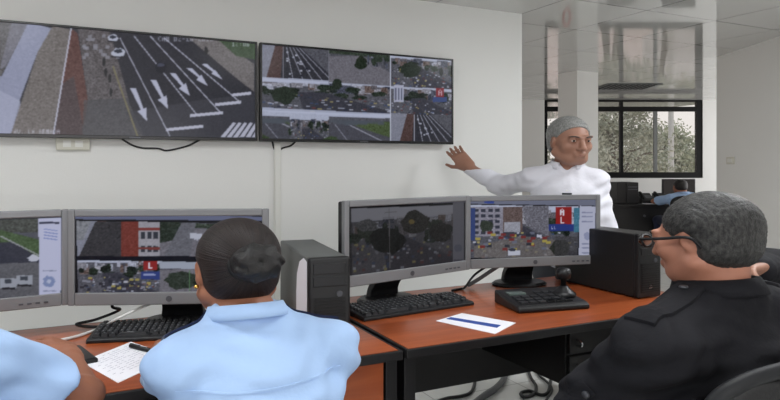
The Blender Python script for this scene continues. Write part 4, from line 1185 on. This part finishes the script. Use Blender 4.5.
def hair_mat(name, c1, c2, sc, stretch):
    m = mat(name, c1, .5); nt = m.node_tree; N = nt.nodes; L = nt.links; b = N['Principled BSDF']
    tc = N.new('ShaderNodeTexCoord'); mp = N.new('ShaderNodeMapping'); mp.inputs['Scale'].default_value = stretch
    n = N.new('ShaderNodeTexNoise'); n.inputs['Scale'].default_value = sc; n.inputs['Detail'].default_value = 6; n.inputs['Roughness'].default_value = .7
    r = N.new('ShaderNodeValToRGB'); r.color_ramp.elements[0].color = lin(c1); r.color_ramp.elements[1].color = lin(c2); r.color_ramp.elements[0].position = .38; r.color_ramp.elements[1].position = .66
    bp = N.new('ShaderNodeBump'); bp.inputs['Strength'].default_value = .6; bp.inputs['Distance'].default_value = .01
    L.new(tc.outputs['Object'], mp.inputs['Vector']); L.new(mp.outputs['Vector'], n.inputs['Vector']); L.new(n.outputs['Fac'], r.inputs['Fac'])
    L.new(r.outputs['Color'], b.inputs['Base Color']); L.new(n.outputs['Fac'], bp.inputs['Height']); L.new(bp.outputs['Normal'], b.inputs['Normal'])
    return m
H_GREY = hair_mat('grey_hair', (108,108,106), (160,160,157), 110, (1,1,.4))
H_DARKGREY = hair_mat('dark_grey_hair', (21,21,21), (70,69,67), 150, (1,.4,.4))
H_BROWN = hair_mat('dark_brown_hair', (24,18,17), (62,46,42), 26, (1.4,.25,1.6))
H_BUN = hair_mat('dark_bun_hair', (12,11,11), (26,22,21), 40, (1,1,1))
H_BLACK = hair_mat('black_hair', (18,17,17), (44,40,38), 60, (1,1,1))
BROW_G = mat('brow_grey', (74,66,62), .8); BROW_D = mat('brow_dark', (34,28,26), .8); LIP = mat('lips', (136,84,74), .5)
BASE = dict(eye=EYEW, iris=IRIS, lip=LIP, shoe=SHOE)

def sit(hip_z=.56, dx=.10, fwd=.42, foot=.38):
    return dict(hip=(0,0,hip_z), lhp=(-dx,.02,hip_z-.02), rhp=(dx,.02,hip_z-.02), lkn=(-dx-.05,fwd,hip_z-.05), rkn=(dx+.05,fwd,hip_z-.05), lan=(-dx-.05,foot,.09), ran=(dx+.05,foot,.09))

# -- the standing man in white
to_cam = Vector((-2.628,-2.897,0)).normalized()
yaw_m = math.degrees(math.atan2(-to_cam.x, to_cam.y))
J = dict(hip=(0,0,.86), chest=(0,.01,1.14), neck=(0,.0,1.325), head=(-.012,.035,1.500), head_rot=(30,-8,0), head_size=(1.12,1.06,1.10), bulk=1.06,
    lsh=(-.118,0,1.262), rsh=(.150,-.01,1.272), rel=(.315,-.16,1.225), rwr=(.495,-.26,1.345), lel=(-.152,-.02,.985), lwr=(-.150,.07,.74),
    lhp=(-.09,0,.82), rhp=(.09,0,.82), lkn=(-.16,.02,.46), rkn=(.03,.0,.46), lan=(-.22,0,.09), ran=(-.05,-.03,.09), legs=1)
hands = dict(r=hand_prims(J['rwr'],(.088,-.03,.125),(-.1,-1,-.1),1,16,.75,48,1.12), l=hand_prims(J['lwr'],(0,.12,-1),(1,0,0),-1,35,.6,30))
st = dict(BASE, skin=SK_A, cloth=WHITE, trousers=GREYT, hair=H_GREY, brow=BROW_G, sleeve='long', hem_z=.74, loose=.016, crease=.006, collar=(.062,.035,30,-14), collar_z=.030, neck_up=.055,
    hair_t=.016, hair_rough=.0010, hairline=(.80,-.60,.004), nape=-.07, open_neck=((0,.075,1.40),(0,.118,1.262)))
man = person('grey-haired man standing in a white shirt, arm stretched towards the screens', (2.68,2.955), yaw_m, J, st, hands, .006)
# shirt details
mb = MB()
for z in (1.21,1.11,1.01,.91):
    h = man['bvh'].ray_cast(Vector((0,.5,z)), Vector((0,-1,0)), .6)[0]
    mb = MB().lathe([(.001,0),(.007,0),(.006,.003),(.001,.003)], Matrix.Translation(h) @ Matrix.Rotation(-PI/2,4,'X'), 10)
    man['mb']('button', mb, M['white_plastic'], man['shirt'])
strip_on(man, 'placket', (0,.3,1.215), (0,.3,.80), .032, WHITE, man['shirt'], .003, 14, (1,0,0), (0,-1,0))
strip_on(man, 'breast_pocket', (-.09,.3,1.14), (-.09,.3,1.02), .10, WHITE, man['shirt'], .004, 8, (1,0,0), (0,-1,0))
strip_on(man, 'pocket_emblem', (.0,.3,1.200), (.0,.3,1.165), .042, mat('emblem',(44,48,54),.6), man['shirt'], .006, 4, (1,0,0), (0,-1,0))

def pulled_hair(name, centre):
    """strands drawn together at the bun"""
    m = mat(name, (34,27,25), .5, spec=.35); nt = m.node_tree; N = nt.nodes; L = nt.links; b = N['Principled BSDF']
    tc = N.new('ShaderNodeTexCoord'); su = N.new('ShaderNodeVectorMath'); su.operation = 'SUBTRACT'; su.inputs[1].default_value = centre
    L.new(tc.outputs['Object'], su.inputs[0]); sp = N.new('ShaderNodeSeparateXYZ'); L.new(su.outputs[0], sp.inputs[0])
    at = N.new('ShaderNodeMath'); at.operation = 'ARCTAN2'; L.new(sp.outputs[0], at.inputs[0]); L.new(sp.outputs[2], at.inputs[1])
    mu = N.new('ShaderNodeMath'); mu.operation = 'MULTIPLY'; L.new(at.outputs[0], mu.inputs[0]); mu.inputs[1].default_value = 22.0
    ln = N.new('ShaderNodeVectorMath'); ln.operation = 'LENGTH'; L.new(su.outputs[0], ln.inputs[0])
    mu2 = N.new('ShaderNodeMath'); mu2.operation = 'MULTIPLY'; L.new(ln.outputs['Value'], mu2.inputs[0]); mu2.inputs[1].default_value = 9.0
    cb = N.new('ShaderNodeCombineXYZ'); L.new(mu.outputs[0], cb.inputs[0]); L.new(mu2.outputs[0], cb.inputs[1])
    n = N.new('ShaderNodeTexNoise'); n.inputs['Scale'].default_value = 1.0; n.inputs['Detail'].default_value = 5; n.inputs['Roughness'].default_value = .65
    L.new(cb.outputs[0], n.inputs['Vector'])
    r = N.new('ShaderNodeValToRGB'); r.color_ramp.elements[0].color = lin((13,11,11)); r.color_ramp.elements[1].color = lin((50,38,35)); r.color_ramp.elements[0].position = .36; r.color_ramp.elements[1].position = .70
    bp = N.new('ShaderNodeBump'); bp.inputs['Strength'].default_value = .5; bp.inputs['Distance'].default_value = .01
    L.new(n.outputs['Fac'], r.inputs['Fac']); L.new(r.outputs['Color'], b.inputs['Base Color']); L.new(n.outputs['Fac'], bp.inputs['Height']); L.new(bp.outputs['Normal'], b.inputs['Normal'])
    return m
H_PULL = pulled_hair('pulled_back_hair', (0.0, .20, 1.12))
# -- the woman with the bun
J = sit(.56); J.update(chest=(0,.10,.80), neck=(0,.160,.958), head=(-.004,.228,1.088), head_rot=(3,-12,0), head_size=(1.01,1.04,.98), bulk=1.04,
    lsh=(-.124,.12,.888), rsh=(.148,.12,.884), lel=(-.105,.33,.79), rel=(.205,.27,.775), lwr=(-.10,.52,.785), rwr=(.12,.52,.785))
hands = dict(l=hand_prims(J['lwr'],(.25,1,-.06),(0,0,-1),-1,18), r=hand_prims(J['rwr'],(-.25,1,-.06),(0,0,-1),1,18))
st = dict(BASE, skin=SK_B, cloth=BLUE, trousers=NAVY, hair=H_PULL, brow=BROW_D, sleeve='short', hem_z=.52, loose=.015, crease=.008, collar=(.062,.030,14,-14), collar_z=.022, neck_up=.052,
    hair_t=.012, hairline=(.86,-.50,.020), nape=-.135)
woman = person('woman in a light blue uniform shirt, dark hair in a round bun, seen from behind', (.405,1.40), 0, J, st, hands, .005)
HC, HR, HS = woman['HC'], woman['HR'], woman['HS']
b = Solid(HC-.28, HC+.2, .004)
bc = HC+HR@(vec((.004,-.114,.008))*HS)
b.add(ell(bc,(.050,.032,.046),HR),.01)
for k in range(7):
    a0 = 2*PI*k/7
    pts = [bc+HR@vec((math.cos(a0+u*.9)*(.040-.026*u),-.018-.014*math.sin(u*PI/2),math.sin(a0+u*.9)*(.038-.024*u))) for u in (0,.33,.66,1)]
    for p,q in zip(pts,pts[1:]): b.add(cap(p,q,.012,.011),.006)
V,Q = b.mesh(1); bun = woman['link']('bun', V, Q, H_BUN, woman['hair'])
mb = MB(); tp = [bc+HR@vec((math.cos(t)*.047,.014,math.sin(t)*.044)) for t in np.linspace(0,2*PI,25)]
mb.tube(tp,.0055,6); woman['mb']('hair_tie', mb, M['black_soft'], woman['hair'])
mb = MB(); c = HC+HR@(vec((-.082,-.004,-.040))*HS); mb.ball(c,.0055,10); woman['mb']('earring', mb, M['gold'], woman['body'])
for q,a in ((-1,'lsh'),(1,'rsh')):
    s_ = vec(J[a])
    strip_on(woman, 'epaulette', (q*.075,.195,.95), (s_[0]+q*.032,s_[1]+.036,.95), .046, NAVY, woman['shirt'], .008, 12, (0,1,0), (0,0,-1), 1.1)
strip_on(woman, 'yoke_seam', (-.15,-.3,.865), (.15,-.3,.865), .004, BLUE, woman['shirt'], .002, 16, (0,0,1), (0,1,0))

# -- the operator at the left edge
J = sit(.56); J.update(chest=(.0,.08,.83), neck=(.0,.14,1.0), head=(.0,.22,1.15), head_rot=(0,-14,0), bulk=1.04,
    lsh=(-.165,.10,.94), rsh=(.135,.12,.945), rel=(.300,.215,.800), rwr=(.275,.500,.800), lel=(-.22,.32,.80), lwr=(-.12,.54,.785))
hands = dict(r=hand_prims(J['rwr'],(-.16,.9,.10),(-.55,.0,-.8),1,52,.4,25,1.05), l=hand_prims(J['lwr'],(.2,1,-.06),(0,0,-1),-1,18))
st = dict(BASE, skin=SK_B, cloth=BLUE, trousers=NAVY, hair=H_BLACK, brow=BROW_D, sleeve='short', hem_z=.52, loose=.015, sleeve_len=.70, crease=.009, collar=(.064,.03,14,-10), collar_z=.022, neck_up=.05, hair_t=.010)
left_op = person('person in a light blue short-sleeved shirt at the left edge, hand resting on the desk', (-.36,1.454), 0, J, st, hands, .005)
# the phone in that hand

w_ = on_z(74,352,.76)
ph = thing('mobile_phone', 'black mobile phone under the hand of the person at the left edge', 'phone', (w_.x,w_.y,.7405), math.radians(14))
MB().box((-.045,-.10,0),(.045,.10,.014)).build('body', M['black'], ph, bevel=.004)
MB().box((-.040,-.09,.0135),(.040,.09,.0150)).build('screen', M['tv_black'], ph)

# -- the seated man in black
J = sit(.56); J.update(chest=(0,-.005,.80), neck=(-.005,.015,1.008), head=(-.022,.030,1.170), head_rot=(9,-12,0), head_size=(.97,.95,.89), bulk=1.16,
    lsh=(-.190,.0,.928), rsh=(.20,.0,.928), lel=(-.200,.150,.745), lwr=(-.07,.30,.64), rel=(.27,.14,.70), rwr=(.10,.34,.64))
hands = dict(l=hand_prims(J['lwr'],(.7,.6,-.15),(0,.2,-1),-1,25), r=hand_prims(J['rwr'],(-.7,.6,-.15),(0,.2,-1),1,25))
st = dict(BASE, skin=SK_C, cloth=BLACKC, trousers=DARK, hair=H_DARKGREY, brow=BROW_D, sleeve='long', hem_z=.50, loose=.022, crease=.011, collar=(.066,.036,14,-10), collar_z=.026, neck_up=.05,
    hair_t=.014, hair_rough=.0012, hairline=(.80,-.60,.020), nape=-.112)
boss = person('seated man in glasses and a black uniform shirt, short grey hair, seen from behind', (1.50,1.07), 0, J, st, hands, .005)
for q,a in ((-1,'lsh'),(1,'rsh')):
    s_ = vec(J[a])
    ep = strip_on(boss, 'epaulette', (q*.088,.012,1.0), (s_[0]+q*.045,s_[1]+.004,1.0), .060, BLACKC, boss['shirt'], .008, 12, (0,1,0), (0,0,-1), 1.15)
    h = boss['bvh'].ray_cast(Vector((q*.108,.012,1.3)), Vector((0,0,-1)), .8)[0]
    mb = MB(); mb.lathe([(.001,.008),(.009,.008),(.008,.013),(.001,.013)], Matrix.Translation(h), 12); boss['mb']('epaulette_button', mb, M['dark_silver'], ep)
e_, w_ = vec(J['lel']), vec(J['lwr']); s_ = vec(J['lsh'])
mid = s_*.25+e_*.75
sp_ = strip_on(boss, 'sleeve_tab', tuple(mid+vec((-.2,-.05,.02))), tuple(mid+vec((-.2,.02,-.05))), .05, BLACKC, boss['shirt'], .005, 8, (0,.6,.6), (1,.25,0))
h = boss['bvh'].ray_cast(Vector(mid+vec((-.3,-.06,.0))), Vector((1,.2,0)).normalized(), .6)[0]
if h is not None:
    mb = MB(); mb.lathe([(.001,.006),(.009,.006),(.008,.011),(.001,.011)], Matrix.Translation(h) @ Matrix.Rotation(-PI/2,4,'Y'), 12); boss['mb']('sleeve_button', mb, M['dark_silver'], boss['shirt'])
# the thin patch at the crown
nt = H_DARKGREY.node_tree; N = nt.nodes; L = nt.links; b_ = N['Principled BSDF']
cw_ = boss['fin'](np.array([boss['HC']+boss['HR']@(vec((.030,-.070,.085))*boss['HS'])]))[0]
tc = N.new('ShaderNodeTexCoord'); di = N.new('ShaderNodeVectorMath'); di.operation = 'DISTANCE'; L.new(tc.outputs['Object'], di.inputs[0]); di.inputs[1].default_value = tuple(cw_)
mr = N.new('ShaderNodeMapRange'); mr.inputs['From Min'].default_value = .02; mr.inputs['From Max'].default_value = .06; mr.inputs['To Min'].default_value = .6; mr.inputs['To Max'].default_value = 0
L.new(di.outputs['Value'], mr.inputs['Value'])
mx = N.new('ShaderNodeMix'); mx.data_type = 'RGBA'; L.new(mr.outputs['Result'], mx.inputs['Factor'])
L.new(b_.inputs['Base Color'].links[0].from_socket, mx.inputs[6]); mx.inputs[7].default_value = lin((104,74,62)); L.new(mx.outputs[2], b_.inputs['Base Color'])
# his glasses
HC, HR, HS = boss['HC'], boss['HR'], boss['HS']
off = Vector((1.50,1.07,0))
def hw(p): return Vector(boss['fin'](np.array([HC+HR@(vec(p)*HS)]))[0])+off
gl0 = hw((0,.115,.008))
gl = thing('eyeglasses', 'black framed eyeglasses worn by the seated man in black', 'glasses', tuple(gl0))
def gp(p): return hw(p)-gl0
fr_ = MB()
for q in (-1,1):
    ring = [gp((q*.034+.026*math.cos(t),.118-.010*abs(math.cos(t)) if q*math.cos(t) > 0 else .118,.008+.018*math.sin(t))) for t in np.linspace(0,2*PI,21)]
    fr_.tube(ring,.0035,6)
fr_.tube([gp((-.009,.119,.012)),gp((0,.122,.014)),gp((.009,.119,.012))],.0032,6)
fr_.build('frame', M['black'], gl, smooth=True)
for q in (-1,1):
    MB().tube(spline([gp((q*.060,.112,.014)),gp((q*.078,.095,.015)),gp((q*.084,.04,.012)),gp((q*.086,.0,.012)),gp((q*.086,-.022,.004)),gp((q*.082,-.034,-.022))],5),.0042,6).build('temple_arm', M['black'], gl, smooth=True)
    lens = [gp((q*.034+.024*math.cos(t),.117,.008+.016*math.sin(t))) for t in np.linspace(0,2*PI,20,endpoint=False)]
    lens2 = [p+Vector((0,.002,0)) for p in lens]
    MB().add(lens+lens2,[tuple(range(19,-1,-1)),tuple(range(20,40))]+[(i,(i+1)%20,(i+1)%20+20,i+20) for i in range(20)]).build('lens', M['glass'], gl)

# -- the person beyond the right edge, one arm reaching into view
J = sit(.56); J.update(chest=(0,.02,.83), neck=(0,.04,1.02), head=(0,.06,1.18), head_rot=(0,-4,0), bulk=1.05,
    lsh=(-.175,.03,.965), rsh=(.175,.03,.965), lel=(-.335,.15,.985), lwr=(-.515,.055,1.01), rel=(.24,.16,.74), rwr=(.10,.36,.66))
hands = dict(l=hand_prims(J['lwr'],(-1,-.25,.05),(.1,-.6,-.8),-1,30,.6,30,1.0), r=hand_prims(J['rwr'],(-.6,.7,-.15),(0,.2,-1),1,25))
st = dict(BASE, skin=SK_A, cloth=BLACKC, trousers=DARK, hair=H_BLACK, brow=BROW_D, sleeve='long', hem_z=.50, loose=.018, crease=.005, collar=(.064,.03,14,-8), collar_z=.022, neck_up=.05, hair_t=.010)
person('person in a black long-sleeved shirt beyond the right edge, only one arm in view', (2.72,1.28), 0, J, st, hands, .006)

# -- the person at the far desk
fp_ = c2w(4.40,9.45)
J = sit(.55); J.update(chest=(0,.08,.76), neck=(.01,.15,.90), head=(.0,.20,1.03), head_rot=(0,-14,0), head_size=(.92,.92,.85), bulk=1.0,
    lsh=(-.15,.12,.85), rsh=(.16,.12,.87), lel=(-.24,.34,.80), rel=(.23,.34,.80), lwr=(-.12,.50,.80), rwr=(.12,.50,.80))
hands = dict(l=hand_prims(J['lwr'],(.25,1,-.06),(0,0,-1),-1,18), r=hand_prims(J['rwr'],(-.25,1,-.06),(0,0,-1),1,18))
st = dict(BASE, skin=SK_B, cloth=BLUE, trousers=NAVY, hair=H_BLACK, brow=BROW_D, sleeve='short', hem_z=.50, loose=.016, crease=.004, collar=(.062,.03,14,-10), collar_z=.022, neck_up=.05, hair_t=.011, face=False)
person('small distant person in a light blue shirt seated at the far black desk', (fp_.x,fp_.y), math.degrees(ROT), J, st, hands, .008)

make_chair('black leather office chair with a dark rim under the seated man in black', 1.50, 1.13, 0, .432)
make_chair('black office chair under the woman with the bun', .405, 1.44, 0, .42, .5)
make_chair('black office chair under the person at the left edge', -.36, 1.50, 0, .42, .5)
make_chair('black office chair under the person beyond the right edge', 2.72, 1.33, 0, .42)
make_chair('black office chair in front of the far black desk', fp_.x+.02, fp_.y+.05, ROT, .41)
# ------------------------------------------------------------------ outside the far window
def leaf_mat(name, c1, c2):
    m = mat(name, c1, .7); nt = m.node_tree; N = nt.nodes; L = nt.links; b = N['Principled BSDF']
    n = N.new('ShaderNodeTexNoise'); n.inputs['Scale'].default_value = 1.4; n.inputs['Detail'].default_value = 3
    g = N.new('ShaderNodeNewGeometry'); L.new(g.outputs['Position'], n.inputs['Vector'])
    r = N.new('ShaderNodeValToRGB'); r.color_ramp.elements[0].color = lin(c1); r.color_ramp.elements[1].color = lin(c2); r.color_ramp.elements[0].position = .35; r.color_ramp.elements[1].position = .65
    L.new(n.outputs['Fac'], r.inputs['Fac']); L.new(r.outputs['Color'], b.inputs['Base Color'])
    return m
LEAF = leaf_mat('hazed_leaves', (138,142,122), (192,192,176)); LEAF2 = leaf_mat('green_leaves', (138,144,118), (184,188,162))  # leaf colours are greyed, with the outdoor haze mixed in
BARK = mat('bark', (104,96,84), .9, var=.1, bump=.4, bscale=20)
GZ = -3.2
struct('ground_outside', MB().box((-60,-60,GZ-.3),(60,60,GZ)), mat('dusty_ground',(246,218,204),.9,var=.08,vscale=1.0), loc=tuple(c2w(8,80)), rotz=ROT)
def tree(name, label, X, Y, top, rx, n_cl, per, leafm, seed, low, leaf=.16, sparse=1.0):
    r = random.Random(seed); p = c2w(X,Y)
    t = thing(name, label, 'tree', (p.x,p.y,GZ), ROT, 'trees outside the far window')
    hgt = top-GZ
    tr = MB().tube(spline([(0,0,0),(.1,0,hgt*.3),(-.1,.05,hgt*.6),(.05,0,hgt*.92)],6), [.22-.19*i/18 for i in range(19)], 8)
    mb = MB()
    for c in range(n_cl):
        f = r.random(); z = low-GZ+(top-low)*f
        rad = rx*(1.0-.62*f**1.6)*math.sqrt(r.random()); an = r.random()*2*PI
        cx_, cy_ = rad*math.cos(an), rad*math.sin(an)
        if c % 3 == 0: tr.tube([(0,0,max(.5,z-rad*.5)),(cx_*.5,cy_*.5,z-rad*.15),(cx_,cy_,z)],[.05,.035,.012],5)
        s_ = .30+r.random()*.30
        for k in range(per):
            q = Vector((r.gauss(0,1),r.gauss(0,1),r.gauss(0,.7)))*s_*.55+Vector((cx_,cy_,z))
            a = Vector((r.gauss(0,1),r.gauss(0,1),r.gauss(0,1))).normalized(); b = a.cross(Vector((r.gauss(0,1),r.gauss(0,1),r.gauss(0,1)))).normalized()
            l = leaf*(.6+.8*r.random())
            mb.add([q-a*l*.5,q+b*l*.22,q+a*l*.5,q-b*l*.22],[(0,1,2,3)])
    tr.build('trunk', BARK, t, smooth=True)
    mb.build('foliage', leafm, t)
    return t
tree('leafy_tree', 'tall haze-greyed green tree filling the left pane of the far window', 6.9, 19.5, 4.6, 1.6, 95, 150, LEAF, 3, .7, .125)
tree('leafy_tree', 'thin haze-greyed tree seen in the narrow pane left of the pillar', 4.6, 21.5, 4.4, 1.0, 45, 130, LEAF, 8, .7, .125)
tree('leafy_tree', 'low rounded green tree at the right pane of the far window', 10.9, 25.5, 2.7, 1.9, 80, 140, LEAF2, 12, .4, .15)
tree('leafy_tree', 'broad tree behind the window mullion between the tall and low trees', 10.4, 31.0, 3.0, 2.2, 75, 120, LEAF, 15, .3, .17)
pp = c2w(9.66,22,GZ)
t = thing('utility_pole', 'pale utility pole between the trees in the right pane', 'pole', tuple(pp), ROT)
MB().tube([(0,0,0),(0,0,3.0),(0,0,7.3)],[.13,.11,.08],10).build('shaft', mat('concrete_pole',(196,192,186),.8,var=.05), t, smooth=True)
MB().box((-.55,-.05,6.7),(.55,.05,6.8)).build('cross_arm', M['frame_grey'], t)
hp_ = c2w(14.6,33.5,GZ)
t = thing('small_house', 'small white house below the low tree outside the window', 'house', tuple(hp_), ROT)
MB().box((-1.0,-1,0),(1.0,1,4.6)).build('walls', mat('white_render',(226,224,220),.8), t)
MB().prism([(-1.15,0),(1.15,0),(0,.55)],-1.15,1.15,Matrix.Translation((0,0,4.6)) @ Matrix.Rotation(PI/2,4,'X')).build('roof', mat('roof_tin',(176,170,166),.6), t)
MB().box((-.5,-1.03,3.1),(.1,-.99,4.1)).build('window', M['frame_grey'], t)

# ------------------------------------------------------------------ light
w = bpy.data.worlds.new('overcast_sky'); scene.world = w; w.use_nodes = True
N = w.node_tree.nodes; L = w.node_tree.links; bg = N['Background']
tc = N.new('ShaderNodeTexCoord'); sep = N.new('ShaderNodeSeparateXYZ'); L.new(tc.outputs['Generated'], sep.inputs[0])
r = N.new('ShaderNodeValToRGB'); r.color_ramp.elements[0].position = .0; r.color_ramp.elements[0].color = lin((252,240,234)); r.color_ramp.elements[1].position = .7; r.color_ramp.elements[1].color = lin((226,232,242))
L.new(sep.outputs[2], r.inputs[0]); L.new(r.outputs[0], bg.inputs['Color']); bg.inputs['Strength'].default_value = 1.05
def area(name, loc, rot, sx, sy, power, col=(255,255,255)):
    d = bpy.data.lights.new(name, 'AREA'); d.shape = 'RECTANGLE'; d.size = sx; d.size_y = sy; d.energy = power; d.color = lin(col)[:3]
    o = bpy.data.objects.new(name, d); COL.objects.link(o); o.location = loc; o.rotation_euler = rot; return o
area('window_daylight', (-.35,-3.15,1.6), (PI/2,0,0), 4.6, 1.3, 78, (252,252,255))
for (x,y,_), p_ in zip(FILL_LAMPS, (23,18,37,18)):
    area('added_ceiling_fill', (x,y,2.49), (0,0,0), .7, .7, p_, (246,250,255))  # fill light under each of the added ceiling lamps
fr_ = c2w(8.0,9.3,1.6)
area('far_room_fill', tuple(fr_), (PI/2,0,PI/2+ROT), 4.0, 1.5, 90, (250,252,255))  # side light added to brighten the far room; no window is built there
scene.view_settings.view_transform = 'Standard'; scene.view_settings.look = 'None'; scene.view_settings.gamma = 1.0; scene.view_settings.use_curve_mapping = False
scene.view_settings.exposure = 0.0
scene.cycles.use_denoising = True
scene.cycles.max_bounces = 8; scene.cycles.diffuse_bounces = 5; scene.cycles.transparent_max_bounces = 12
scene.cycles.sample_clamp_indirect = 6.0
